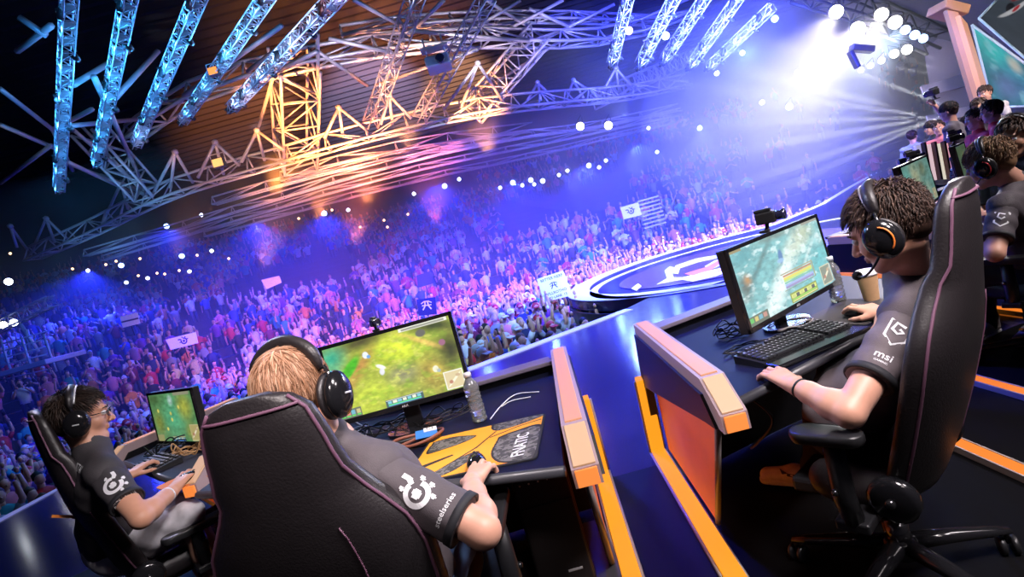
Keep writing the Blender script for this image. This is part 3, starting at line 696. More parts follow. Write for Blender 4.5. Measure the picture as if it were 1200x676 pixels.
def make_mouse(label, loc, rz):
    t = thing('computer_mouse', label, 'mouse', loc, rz); s = SDF(); s.ell((0, 0, 0.012), (0.031, 0.06, 0.026)).cap((0, -0.01, 0.016), (0, 0.02, 0.014), 0.024, 0.022, 0.015).cut((0, 0, 0.0), (0, 0, -1))
    link('shell', np_mesh('shell', *s.mesh(0.004), m_gloss), t); w = MB(); w.lathe([(0, -0.004), (0.009, -0.004), (0.01, 0), (0.009, 0.004), (0, 0.004)], 12, Matrix.Translation((0, 0.035, 0.032)) @ Matrix.Rotation(PI / 2, 4, 'Y')); w.build('wheel', m_plastic, t); return t
MOUSE_MID = F(558, 541, 0.77); MOUSE_RIGHT = F(1004, 364, 0.77); MOUSE_LEFT = F(219, 560, 0.77)
make_mouse('black mouse under the hand on the FNATIC mousepad', (MOUSE_MID.x, MOUSE_MID.y, 0.7515), 0.1)
make_mouse('black mouse on the dark grey mousepad near the paper cup', (MOUSE_RIGHT.x, MOUSE_RIGHT.y, 0.7515), 0.35)
make_mouse('dark mouse under the hand of the player with glasses', (MOUSE_LEFT.x, MOUSE_LEFT.y, 0.7515), -0.7)

# ---------------------------------------------------------------- bottles, cup, badge, cables, computer tower
m_pet = mat('clear_plastic', (0.92, 0.95, 1.0), 0.10, trans=0.86, spec=0.9)
m_capw = mat('bottle_cap', (0.85, 0.85, 0.9), 0.4)
def make_bottle(label, loc, h=0.2):
    t = thing('water_bottle', label, 'bottle', loc); k = h / 0.2; pr = [(0.0, 0.0), (0.026, 0.0), (0.031, 0.006)]
    for i in range(7): z = 0.015 + i * 0.017; pr += [(0.031, z), (0.028, z + 0.006), (0.031, z + 0.012)]
    pr += [(0.031, 0.14), (0.026, 0.158), (0.015, 0.175), (0.0125, 0.18), (0.0125, 0.19)]
    b = MB(); b.lathe([(r * k, z * k) for r, z in pr], 22); b.build('body', m_pet, t)
    w = MB(); w.lathe([(r * k * .9, z * k) for r, z in [(0, .004), (.027, .006), (.028, .11), (0, .11)]], 18); w.build('water', mat('water', (0.9, 0.95, 1), 0.02, trans=1.0), t)
    c = MB(); c.lathe([(0.0, 0.203 * k), (0.0145 * k, 0.203 * k), (0.0155 * k, 0.2 * k), (0.0155 * k, 0.186 * k), (0.0, 0.186 * k)], 18); c.build('cap', m_capw, t); return t
make_bottle('clear water bottle standing right of the icy blue monitor', F(983, 353, ZT), 0.205)
make_bottle('clear water bottle at the corner of the wide meadow monitor', F(563, 493, ZT), 0.2)
make_bottle('small water bottle on the farthest right desk', F(1121, 222, ZT), 0.2)
t = thing('paper_cup', 'tan paper cup with white lid beside the microphone of the headset', 'cup', F(1022, 352, ZT))
b = MB(); b.lathe([(0.0, 0.0), (0.028, 0.0), (0.029, 0.004), (0.040, 0.115), (0.0405, 0.118)], 28); b.build('sleeve', mat('kraft_paper', (0.55, 0.33, 0.17), 0.7, noise=0.08, nscale=60), t)
b = MB(); b.lathe([(0.040, 0.112), (0.0435, 0.114), (0.0435, 0.122), (0.040, 0.126), (0.037, 0.136), (0.034, 0.136), (0.033, 0.131), (0.0, 0.131)], 28); b.build('lid', mat('cup_lid', (0.85, 0.82, 0.85), 0.4), t)
def make_cable(label, pts, r, m, group=None, name='cable'):
    b = MB(); b.tube(spline(pts, 6), r, 6); return tag(b.build(name, m), label, 'cable', group)
m_wire = mat('black_wire', (0.01, 0.01, 0.012), 0.4); m_wirew = mat('white_wire', (0.7, 0.7, 0.72), 0.4); m_wireb = mat('brown_wire', (0.22, 0.07, 0.04), 0.5)
def coil(c, rx, ry, turns, n=14, z0=ZT, dz=0.006, j=0.25, seed=1):
    r = random.Random(seed); return [(c[0] + rx * (1 + r.uniform(-j, j)) * math.cos(2 * PI * k / n), c[1] + ry * (1 + r.uniform(-j, j)) * math.sin(2 * PI * k / n), z0 + 0.006 + r.random() * dz * (1 + k / n)) for k in range(int(turns * n))]
q = F(862, 392, ZT); make_cable('bundled black cable left of the icy blue monitor foot', coil(q, 0.075, 0.05, 5, seed=3, dz=0.012), 0.0028, m_wire)
q = F(886, 408, ZT); make_cable('loose black cable loops on the blue desk before the icy monitor', coil(q, 0.11, 0.055, 3, seed=5), 0.0028, m_wire)
q = F(925, 383, ZT); make_cable('grey cable ring around the foot of the icy blue monitor', coil(q, 0.09, 0.06, 2.2, seed=8, j=.12), 0.003, mat('grey_wire', (.2, .17, .16), .4))
q = F(452, 505, ZT); make_cable('tangled black cable under the left side of the meadow monitor', coil(q, 0.13, 0.06, 4, seed=11, dz=.014), 0.0032, m_wire)
q = F(520, 492, ZT); make_cable('tangled dark cable beside the stand of the meadow monitor', coil(q, 0.12, 0.05, 3, seed=12, dz=.014), 0.003, m_wire)
make_cable('white cable loop between the headset and the meadow monitor', [F(408, 492, ZT) + Vector((0, 0, .01)), F(430, 505, ZT) + Vector((0, 0, .012)), F(425, 518, ZT) + Vector((0, 0, .01)), F(412, 521, ZT) + Vector((0, 0, .01)), F(402, 514, ZT) + Vector((0, 0, .012)), F(425, 503, ZT) + Vector((0, 0, .016)), F(455, 507, ZT) + Vector((0, 0, .01)), F(480, 500, ZT) + Vector((0, 0, .008))], 0.0028, m_wirew)
make_cable('white cable lying right of the water bottle on the middle desk', [F(575, 492, ZT) + Vector((0, 0, .004)), F(588, 476, ZT) + Vector((0, 0, .004)), F(605, 463, ZT) + Vector((0, 0, .004)), F(632, 460, ZT) + Vector((0, 0, .004))], 0.0025, m_wirew)
make_cable('second thin white cable forking right of the water bottle', [F(588, 478, ZT) + Vector((0, 0, .006)), F(600, 471, ZT) + Vector((0, 0, .006)), F(622, 466, ZT) + Vector((0, 0, .004))], 0.0022, m_wirew)
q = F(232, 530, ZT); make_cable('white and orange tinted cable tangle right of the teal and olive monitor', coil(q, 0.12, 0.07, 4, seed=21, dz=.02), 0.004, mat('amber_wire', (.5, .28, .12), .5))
q = F(205, 530, ZT); make_cable('black cable tangle under the teal and olive monitor', coil(q, 0.14, 0.07, 4, seed=22, dz=.02), 0.004, m_wire)
make_cable('black cable hanging under the right desk', [(0.66, 1.80, 0.70), (0.70, 1.74, 0.62), (0.68, 1.86, 0.5), (0.70, 2.0, 0.42), (0.78, 2.1, 0.40)], 0.004, m_wire)
t = thing('lanyard', 'brown looped lanyard holding a blue badge left of the orange mousepad', 'lanyard', F(492, 519, ZT)); r_ = random.Random(4)
for k in range(3):
    b = MB(); b.tube([(0.075 * (1 + .12 * k) * math.cos(a) * 1.1, 0.05 * (1 + .12 * k) * math.sin(a), 0.008 + 0.007 * k + 0.006 * math.sin(2 * a + k)) for a in [2 * PI * i / 24 for i in range(25)]], 0.0045, 6, flat=1.6); b.build('strap', m_wireb if k != 1 else m_wire, t)
b = MB(); b.box((0.035, 0.0, 0.03), (0.085, 0.05, 0.004), Euler((0.35, 0.1, 0.15)).to_matrix(), 0.0015); bd = b.build('badge', mat('blue_badge', (0.04, 0.2, 0.6), 0.4), t)
vs, fs = text_mesh('CT', 0.03); b = MB(); M = Matrix.Translation((0.05, 0.018, 0.041)) @ Euler((0.35, 0.1, 0.15)).to_matrix().to_4x4(); b.box((0.05, 0.016, 0.0375), (0.05, 0.022, 0.003), Euler((0.35, 0.1, 0.15)).to_matrix()); b.build('badge_band', mat('white_band', (.8, .8, .85), .5), bd)
b = MB(); b.add([M @ (v * .8) for v in vs], fs, 0, False); b.build('lettering', m_plastic, bd)
# computer tower with front feet under the middle desk
t = wthing('computer_tower', 'black computer tower under the middle desk beside the amber divider', 'computer', (-0.06, 2.2, 0))
x0, x1, y0, y1, z0, z1 = -0.20, 0.015, 2.0, 2.45, 0.075, 0.55
b = MB(); b.box(((x0 + x1) / 2, (y0 + y1) / 2, (z0 + z1) / 2), (x1 - x0, y1 - y0, z1 - z0), bev=0.006); b.build('case', m_black, t)
b = MB(); b.box(((x0 + x1) / 2, y0 - 0.008, (z0 + z1) / 2), (x1 - x0 - 0.01, 0.02, z1 - z0 - 0.02), bev=0.006); fp = b.build('front_panel', mat('brushed_front', (0.014, 0.011, 0.012), 0.55, noise=.3, nscale=200), t)
b = MB(); b.box(((x0 + x1) / 2, y0 - 0.019, z0 + 0.36), (x1 - x0 - 0.02, 0.003, 0.003)); b.build('drive_slot', m_gloss, fp)
b = MB(); b.box(((x0 + x1) / 2 + .04, y0 - 0.019, z0 + 0.085), (0.055, 0.003, 0.009), bev=.001); b.build('maker_mark', m_silver, fp)
for k in range(5): b = MB(); b.ball((x0 + 0.03 + k * 0.035, y0 - 0.017, z1 - 0.025), 0.0045, sub=1); b.build('port', m_silver, fp)
b = MB()
for sx in (x0 + .03, x1 - .03):
    for sy in (y0 + .05, y1 - .05): b.box((sx, sy, z0 - 0.012), (0.04, 0.05, 0.024), bev=.004)
b.build('feet', m_plastic, t)
b = MB(); b.box((-0.09, 2.2, 0.028), (0.42, 0.62, 0.02), bev=.003); 
for sx in (-0.28, 0.1):
    for sy in (1.93, 2.47): b.box((sx, sy, 0.010), (0.03, 0.03, 0.019))
tg = tag(b.build('tower_shelf', mat('shelf', (0.05, 0.05, 0.055), 0.4)), 'low dark shelf board carrying the black computer tower', 'shelf')
s = SDF(); r_ = random.Random(2)
for k in range(7): s.ell((r_.uniform(-.02, .02), r_.uniform(-.015, .015), 0.014 + r_.uniform(0, .012)), (r_.uniform(.008, .02), r_.uniform(.006, .012), r_.uniform(.008, .016)), Euler((r_.random() * 3, r_.random() * 3, r_.random() * 3)).to_matrix(), 0.002)
o = link('paper_scrap', np_mesh('paper_scrap', *s.mesh(0.003), mat('tissue', (0.75, 0.75, 0.75), 0.8), smooth=False)); o.location = (-.06, 1.94, 0.04); tag(o, 'crumpled white paper scrap in front of the computer tower', 'paper')
# ---------------------------------------------------------------- racing chairs (local frame: faces +y, origin on the floor under the seat)
m_leather = mat('black_leather', (0.017, 0.014, 0.016), 0.42, noise=0.12, nscale=25, bump=0.25, bscale=160, spec=0.6)
m_pipe = mat('mauve_stitching', (0.16, 0.07, 0.12), 0.55)
m_chrome = mat('dark_chrome', (0.12, 0.12, 0.13), 0.18, 0.9)
BACK_W = [(0, .215), (.08, .235), (.18, .25), (.30, .262), (.40, .268), (.47, .255), (.53, .215), (.59, .172), (.66, .15), (.73, .140), (.79, .125), (.825, .095), (.84, .05)]
BACK_T = [(0, .045), (.1, .05), (.4, .05), (.6, .042), (.78, .034), (.84, .018)]
def lerp(tab, x):
    for (a, u), (b, v) in zip(tab[:-1], tab[1:]):
        if x <= b: return u + (v - u) * (x - a) / (b - a)
    return tab[-1][1]
def make_chair(label, loc, rz, recline=0.2, arm_z=0.64, z0=0.44, arms=True, base_turn=0.3, arm_off=(0, 0), slide=0.0, short=0.0, base_off=(0, 0), pad=(-.12, .10)):
    t = thing('gaming_chair', label, 'chair', loc, rz, 'black racing style gaming chairs')
    def bp(x, w, h): return 0.10 * (abs(x) / max(w, .12)) ** 3 * (1 if h < .62 else .5) * min(1, w / .2)
    n = 32; rings = []
    hs = [0, .02, .05, .1, .16, .22, .28, .34, .40, .44, .48, .51, .54, .57, .60, .64, .68, .72, .76, .79, .81, .825, .835, .84]
    def P3(h, ang):
        w = lerp(BACK_W, h); tk = lerp(BACK_T, h); c, s = math.cos(ang), math.sin(ang)
        x = w * (abs(c) ** .55) * (1 if c >= 0 else -1); y = tk * (abs(s) ** .8) * (1 if s >= 0 else -1)
        return Vector((x, -0.25 - recline * h - 0.06 * math.sin(PI * h / .84) * .5 + y + bp(x, w, h) * .45, z0 + h * math.cos(recline * .6)))
    for h in hs: rings.append([P3(h, 2 * PI * k / n) for k in range(n)])
    b = MB(); b.loft(rings); back = b.build('backrest', m_leather, t)
    for sgn in (1, -1):
        ang = -0.42 if sgn > 0 else PI + 0.42
        pts = [P3(h, ang) * 1.0 + Vector((0, -0.003, 0)) for h in hs[1:-2]]; pp = MB(); pp.tube(pts, 0.0042, 6); pp.build('piping', m_pipe, back)
    pp = MB(); top = [P3(.80, -0.42 - (PI - 0.84) * k / 12) + Vector((0, -0.002, 0.004)) for k in range(13)]; pp.tube(top, 0.0042, 6); pp.build('piping', m_pipe, back)
    pp = MB(); pp.tube([P3(h, -PI / 2 + .25 * (1 if h < .5 else 1)) + Vector((0, -0.001, 0)) for h in hs[2:12]], 0.002, 5); pp.build('seam', m_pipe, back)
    fy = .22 - short; s = SDF(); s.cap((-.17, -.2, z0 - .0), (-.17, fy, z0 + .015), .055, .05, .06).cap((.17, -.2, z0), (.17, fy, z0 + .015), .055, .05, .06).cap((-.15, fy - .02, z0), (.15, fy - .02, z0), .055, .055, .05).ell((0, -short / 2, z0 - .01), (.22, .26 - short / 2, .055), k=.04)
    link('seat', np_mesh('seat', *s.mesh(0.014), m_leather), t)
    for sx in (-1, 1):
        b = MB(); b.lathe([(0, -.02), (.055, -.02), (.065, -.01), (.065, .015), (.05, .025), (0, .025)], 20, Matrix.Translation((sx * .245, -.23, z0 + .02)) @ Matrix.Rotation(sx * PI / 2, 4, 'Y')); hg = b.build('hinge_cover', m_gloss, t)
        b = MB(); b.lathe([(0, .02), (.012, .02), (.014, .035), (.008, .04), (0, .04)], 12, Matrix.Translation((sx * .245, -.23, z0 + .02)) @ Matrix.Rotation(sx * PI / 2, 4, 'Y')); b.build('bolt', m_chrome, hg)
        if arms:
            ax = sx * .30 + (arm_off[0] if sx > 0 else arm_off[1])
            b = MB(); b.box((sx * .27, -.02 + slide, z0 - .04), (.12, .09, .03), bev=.006); b.tube([(sx * .3, -.02 + slide, z0 - .05), (ax, -.02 + slide, z0 + .05), (ax, -.02 + slide, arm_z - .03)], [.028, .03, .026], 10); a = b.build('armrest', m_plastic, t)
            s = SDF(); s.cap((ax, pad[0] + slide, arm_z - .005), (ax, pad[1] + slide, arm_z), .034, .042, .02).cap((ax - .01, pad[0] + slide, arm_z), (ax - .01, pad[1] + slide, arm_z), .03, .034, .02).cut((0, 0, arm_z + .012), (0, 0, 1)).cut((0, 0, arm_z - .022), (0, 0, -1))
            link('arm_pad', np_mesh('arm_pad', *s.mesh(0.007), mat('arm_pad', (0.02, 0.02, 0.022), 0.35)), a)
            b = MB(); b.ball((ax + sx * .03, -.01 + slide, z0 + .08), .011, sub=1); b.build('button', m_chrome, a)
    b = MB(); b.box((0, -.02, z0 - .075), (.2, .3, .05), bev=.012); b.tube([(.1, -.05, z0 - .08), (.2, -.05, z0 - .085), (.27, -.06, z0 - .1)], .007, 8); b.build('tilt_mechanism', m_plastic, t)
    BO = Matrix.Translation((base_off[0], base_off[1], 0)); b = MB(); b.lathe([(.02, z0 - .09), (.02, .2), (.033, .2), (.036, .10), (.0, .10)], 16, BO); b.build('gas_column', m_chrome, t)
    b = MB(); b.lathe([(0, .145), (.045, .14), (.055, .12), (.055, .085), (.03, .075), (0, .075)], 20, BO); b.build('hub', m_gloss, t)
    for k in range(5):
        a = base_turn + 2 * PI * k / 5; R = BO @ Matrix.Rotation(a, 4, 'Z'); b = MB(); rr = []
        for d, hw, zt, th in ((.03, .032, .145, .055), (.15, .028, .13, .045), (.28, .022, .105, .032), (.335, .018, .092, .02)):
            rr.append([R @ Vector((d, hw * math.cos(q) * 1.0, zt - th / 2 + th / 2 * math.sin(q))) for q in [2 * PI * i / 12 for i in range(12)]])
        b.loft(rr); lg = b.build('base_leg', m_gloss, t)
        c = MB(); wc = R @ Vector((.325, 0, .031))
        for off in (-.017, .017): c.lathe([(0, -.009), (.026, -.009), (.031, -.005), (.031, .005), (.026, .009), (0, .009)], 16, Matrix.Translation(wc) @ Matrix.Rotation(a + PI * .4, 4, 'Z') @ Matrix.Translation((0, off, 0)) @ Matrix.Rotation(PI / 2, 4, 'X'))
        c.tube([wc + Vector((0, 0, .01)), wc + Vector((0, 0, .06))], .009, 8); c.build('caster', m_plastic, lg)
    return t

# ---------------------------------------------------------------- people
SKIN = {'fair': (0.72, 0.37, 0.26), 'warm': (0.62, 0.31, 0.20), 'tan': (0.5, 0.25, 0.16)}
def skin_mat(k): return mat('skin_' + k, SKIN[k], 0.45, noise=0.06, nscale=40, sheen=0.1)
def head_matrix(c, yaw, pitch=0.0, roll=0.0):
    """yaw 0 faces +y, positive turns to -x; pitch positive looks down."""
    return Matrix.Translation(c) @ Matrix.Rotation(yaw, 4, 'Z') @ Matrix.Rotation(-pitch, 4, 'X') @ Matrix.Rotation(roll, 4, 'Y')
def head_sdf(s, M, neck, sc=1.0):
    R = M.to_3x3()
    def q(x, y, z): return M @ Vector((x * sc, y * sc, z * sc))
    def e(c, r, k, sub=False): s.ell(q(*c), [v * sc for v in r], R, k * sc, sub)
    def c(a, b, ra, rb, k): s.cap(q(*a), q(*b), ra * sc, rb * sc, k * sc)
    e((0, -.012, .035), (.074, .095, .085), .01); e((0, .022, -.03), (.06, .066, .085), .02)
    for x in (-1, 1):
        c((x * .052, .0, -.055), (x * .02, .062, -.092), .022, .018, .02); e((x * .04, .055, -.028), (.022, .024, .024), .02); e((x * .078, -.008, -.005), (.011, .021, .033), .006)
    e((0, .067, -.096), (.022, .018, .017), .015); c((-.03, .078, .024), (.03, .078, .024), .013, .013, .014)
    c((0, .086, .01), (0, .106, -.028), .008, .0125, .010); e((-.011, .096, -.033), (.008, .009, .007), .005); e((.011, .096, -.033), (.008, .009, .007), .005)
    for x in (-1, 1): e((x * .031, .092, .006), (.017, .012, .010), .008, True)
    c((-.017, .086, -.053), (.017, .086, -.053), .0055, .0055, .005); c((-.014, .085, -.063), (.014, .085, -.063), .0065, .0065, .005); e((0, .095, -.058), (.022, .006, .0016), .002, True)
    s.cap(q(0, -.025, -.05), neck, .052 * sc, .058 * sc, .02 * sc)
def hand_sdf(s, w, d, n, right, pose='key', sc=1.0):
    """w wrist, d towards the fingers, n out of the palm (down)."""
    d = Vector(d).normalized(); n = Vector(n); n = (n - d * n.dot(d)).normalized(); side = n.cross(d) * (-1 if right else 1)   # side: towards the thumb
    w = Vector(w)
    off = (.028, .0095, -.009, -.026); ln = (.94, 1.05, .98, .78)
    bend = {'key': ((12, 40, 30), (10, 38, 30), (10, 36, 28), (8, 30, 25)), 'mouse': ((2, 28, 22), (2, 30, 22), (14, 40, 30), (20, 40, 30)), 'flat': ((6, 14, 10), (6, 14, 10), (6, 14, 10), (6, 14, 10)), 'grip': ((45, 60, 40),) * 4}[pose]
    for i in range(4):
        k0 = w + d * .012 * sc + side * off[i] * .55 * sc; k1 = w + d * (.088 - .006 * abs(i - 1)) * sc + side * off[i] * sc - n * .004 * sc
        s.cap(k0, k1, .0155 * sc, .0115 * sc, .012 * sc)
        p = k1; ang = 0; spread = off[i] * 4.5
        dd = (d + side * spread).normalized()
        for j, L in enumerate((.043, .027, .021)):
            ang += math.radians(bend[i][j]); v = dd * math.cos(ang) + n * math.sin(ang); p2 = p + v * L * ln[i] * sc
            s.cap(p, p2, (.0098, .0086, .0078)[j] * sc, (.0086, .0078, .0064)[j] * sc, .003 * sc); p = p2
    t0 = w + d * .018 * sc + side * .020 * sc + n * .004 * sc; t1 = t0 + (d * .6 + side * .62 + n * .25).normalized() * .042 * sc; t2 = t1 + (d * .88 + side * .25 + n * .3).normalized() * .033 * sc; t3 = t2 + (d * .93 + side * -.05 + n * .35).normalized() * .026 * sc
    s.cap(t0, t1, .0155 * sc, .0115 * sc, .012 * sc); s.cap(t1, t2, .0105 * sc, .009 * sc, .003 * sc); s.cap(t2, t3, .009 * sc, .007 * sc, .003 * sc)
def tinted(name, V, Q, base, amt, n=9):
    return V, Q
def decal(parent, name, m, vs, fs, M, bvh, off=0.0025, depth=0.25):
    nrm = M.to_3x3() @ Vector((0, 0, 1)); out = []
    for v in vs:
        o = M @ Vector((v[0], v[1], depth * .5)); hit = bvh.ray_cast(o, -nrm, depth)
        out.append((hit[0] if hit[0] is not None else M @ Vector((v[0], v[1], 0))) + nrm * off)
    b = MB(); b.add(out, fs, 0, False); return b.build(name, m, parent)
def subdivide2d(poly, step=0.008):
    """Grid of small quads covering a polygon (so that a decal can follow a curved surface)."""
    xs = [p[0] for p in poly]; ys = [p[1] for p in poly]; vs, fs = [], []
    def inside(x, y):
        c = False; j = len(poly) - 1
        for i in range(len(poly)):
            xi, yi = poly[i]; xj, yj = poly[j]
            if ((yi > y) != (yj > y)) and x < (xj - xi) * (y - yi) / (yj - yi) + xi: c = not c
            j = i
        return c
    nx = int((max(xs) - min(xs)) / step) + 1; ny = int((max(ys) - min(ys)) / step) + 1; idx = {}
    for i in range(nx):
        for j in range(ny):
            x, y = min(xs) + i * step, min(ys) + j * step
            if inside(x + step / 2, y + step / 2):
                q = []
                for a, b in ((i, j), (i + 1, j), (i + 1, j + 1), (i, j + 1)):
                    if (a, b) not in idx: idx[(a, b)] = len(vs); vs.append((min(xs) + a * step, min(ys) + b * step))
                    q.append(idx[(a, b)])
                fs.append(tuple(q))
    return vs, fs
def polyline2d(pts, w, step=None):
    pts = [Vector((x, y)) for x, y in pts]; vs, fs = [], []
    for i, p in enumerate(pts):
        t = (pts[min(i + 1, len(pts) - 1)] - pts[max(i - 1, 0)]).normalized(); n = Vector((-t.y, t.x)); vs += [tuple(p + n * w / 2), tuple(p - n * w / 2)]
    for i in range(len(pts) - 1): fs.append((2 * i, 2 * i + 1, 2 * i + 3, 2 * i + 2))
    return vs, fs
def hair_mesh(M, style, n, length, cols, seed, sc=1.0, lift=0.10, curl=0.0, fringe=0.35, nape=-0.045, r0=0.0075, comb=(0, 0, 0)):
    """A cap plus many tapered locks that follow the skull down from the crown."""
    s = SDF(); R = M.to_3x3()
    s.ell(M @ Vector((0, -.020 * sc, .040 * sc)), (.0785 * sc, .096 * sc, .088 * sc), R, .01); s.ell(M @ Vector((0, -.055 * sc, -.01 * sc)), (.065 * sc, .055 * sc, .06 * sc), R, .02)
    s.ell(M @ Vector((0, .095 * sc, -.045 * sc)), (.095 * sc, .085 * sc, .105 * sc), R, .01, True); s.ell(M @ Vector((0, 0, -.13 * sc)), (.12 * sc, .12 * sc, .075 * sc), R, .01, True)
    V, Q = s.mesh(.006); rng = random.Random(seed); parts = [(V, Q)]; tint = [np.tile(np.array(cols[0]), (len(V), 1))]
    rad = Vector((.079, .098, .090)); cen = Vector((0, -.016, .038)); crown = Vector((0, -.055, .115))
    k = 0
    while k < n:
        d = Vector((rng.gauss(0, 1), rng.gauss(0, 1), rng.gauss(0, 1))).normalized(); p = Vector((d.x * rad.x, d.y * rad.y, d.z * rad.z)) + cen
        if p.z < nape + .02 or (p.y > .03 and p.z < .075 - fringe * .0 - (.02 if abs(p.x) > .05 else 0)) : continue
        if p.y > -.01 and abs(p.x) > .055 and p.z < .03: continue
        k += 1; L = length * rng.uniform(.6, 1.15); m = 7; pts = []; q = p.copy(); ph = rng.random() * 6.28
        jit = Vector((rng.uniform(-.3, .3), rng.uniform(-.3, .3), rng.uniform(-.2, .2)))
        for i in range(m):
            f = i / (m - 1); dn = Vector(((q.x - cen.x) / rad.x, (q.y - cen.y) / rad.y, (q.z - cen.z) / rad.z)); ln = max(dn.length, 1e-6)
            q2 = Vector((dn.x / ln * rad.x, dn.y / ln * rad.y, dn.z / ln * rad.z)) * (1.0 + lift * (f + .25) * (1 if style != 'flat' else .6)) + cen
            if curl: q2 = q2 + Vector((math.sin(ph + f * 9), math.cos(ph + f * 9), math.sin(ph + f * 7))) * curl * f
            pts.append(M @ (q2 * sc)); nn = Vector((dn.x / rad.x, dn.y / rad.y, dn.z / rad.z)).normalized()
            t = (q - crown) + jit * .06 + Vector(comb) * .08; t = t - nn * t.dot(nn)
            if t.length < 1e-5: t = nn.orthogonal()
            q = q2 + t.normalized() * (L / m) * sc / sc
            if q.z < nape: q.z = nape + rng.uniform(-.01, .005)
        b = MB(); r = r0 * rng.uniform(.7, 1.2) * sc; b.tube(pts, [r * .7, r, r, r * .9, r * .7, r * .45, r * .1], 5, flat=.6)
        fv = np.array(b.v); quads = [f for f in b.f if len(f) == 4]; parts.append((fv, np.array(quads))); c = cols[rng.randrange(len(cols))]; sh = rng.uniform(.75, 1.2); tint.append(np.tile(np.array(c) * sh, (len(fv), 1)))
    V, Q = merge_np(parts); return np_mesh('hair', V, Q, mat('hair_' + style, (1, 1, 1), 0.55, attr='tint', spec=0.35), np.clip(np.concatenate(tint), 0, 1))
def make_headset(label, M, accent, boom_left=True, sc=1.0, boom=True, band_r=0.012, wire=True):
    t = thing('headset', label, 'headset', M.translation, 0, 'headsets worn by the players'); WORLD[t.name] = Matrix.Translation(M.translation)
    def q(x, y, z): return M @ Vector((x * sc, y * sc, z * sc))
    pts = [q(.090 * math.cos(a), -.022 + .006 * math.sin(a), .028 + .098 * math.sin(a)) for a in [math.radians(14 + 152 * i / 22) for i in range(23)]]
    rs = [.006 + (band_r - .006) * min(1, 2.2 * math.sin(PI * i / 22)) for i in range(23)]
    b = MB(); b.tube(pts, [r * 1.1 * sc for r in rs], 10, flat=1.45)
    b.build('headband', m_leather, t)
    if wire:
        b = MB(); b.tube([q(.090 * math.cos(a), -.012 + .012 * math.sin(a), .032 + .103 * math.sin(a)) for a in [math.radians(20 + 140 * i / 20) for i in range(21)]], .0035 * sc, 6); b.build('band_trim', m_silver if accent == 'silver' else mat('band_grey', (.35, .33, .36), .3, .4), t)
    for sx in (-1, 1):
        A = M @ Matrix.Translation((sx * .083 * sc, -.005 * sc, -.012 * sc)) @ Matrix.Rotation(sx * PI / 2, 4, 'Y') @ Matrix.Diagonal((1.22 * sc, 1.0 * sc, sc, 1))
        b = MB(); b.lathe([(0, .012), (.036, .012), (.043, .018), (.045, .027), (.041, .037), (.030, .046), (.014, .050), (0, .051)], 26, A); cup = b.build('ear_cup', m_gloss, t)
        b = MB(); b.lathe([(.018, -.006), (.036, -.006), (.044, 0), (.045, .008), (.04, .013), (.018, .013)], 26, A); b.build('ear_cushion', m_leather, cup)
        b = MB(); b.box(A @ Vector((.0, .0, .0512)), (.003 * sc, .022 * sc, .004 * sc), (M.to_3x3()), .0005) if accent == 'silver' else b.tube([A @ Vector((.029 * math.cos(a), .029 * math.sin(a), .0465)) for a in [math.radians(-150 + 130 * i / 12) for i in range(13)]], .0042 * sc, 6, flat=.5)
        b.build('accent', m_silver if accent == 'silver' else mat('accent_' + accent, {'orange': (.8, .2, .03), 'red': (.7, .03, .04)}[accent], .4), cup)
        b = MB(); b.tube([q(sx * .094, -.018, .058), q(sx * .106, -.016, .03), q(sx * .112, -.01, .0)], .0045 * sc, 8); b.build('slider', m_chrome, t)
    if boom:
        sx = -1 if boom_left else 1; b = MB(); b.tube(spline([q(sx * .108, .012, -.038), q(sx * .105, .045, -.066), q(sx * .085, .085, -.085), q(sx * .05, .112, -.082)], 5), .0035 * sc, 6); b.build('boom', m_plastic, t)
        b = MB(); b.ball(q(sx * .042, .116, -.08), .0135 * sc, sub=2); b.build('microphone', mat('foam', (.012, .012, .012), .9), t)
    return t
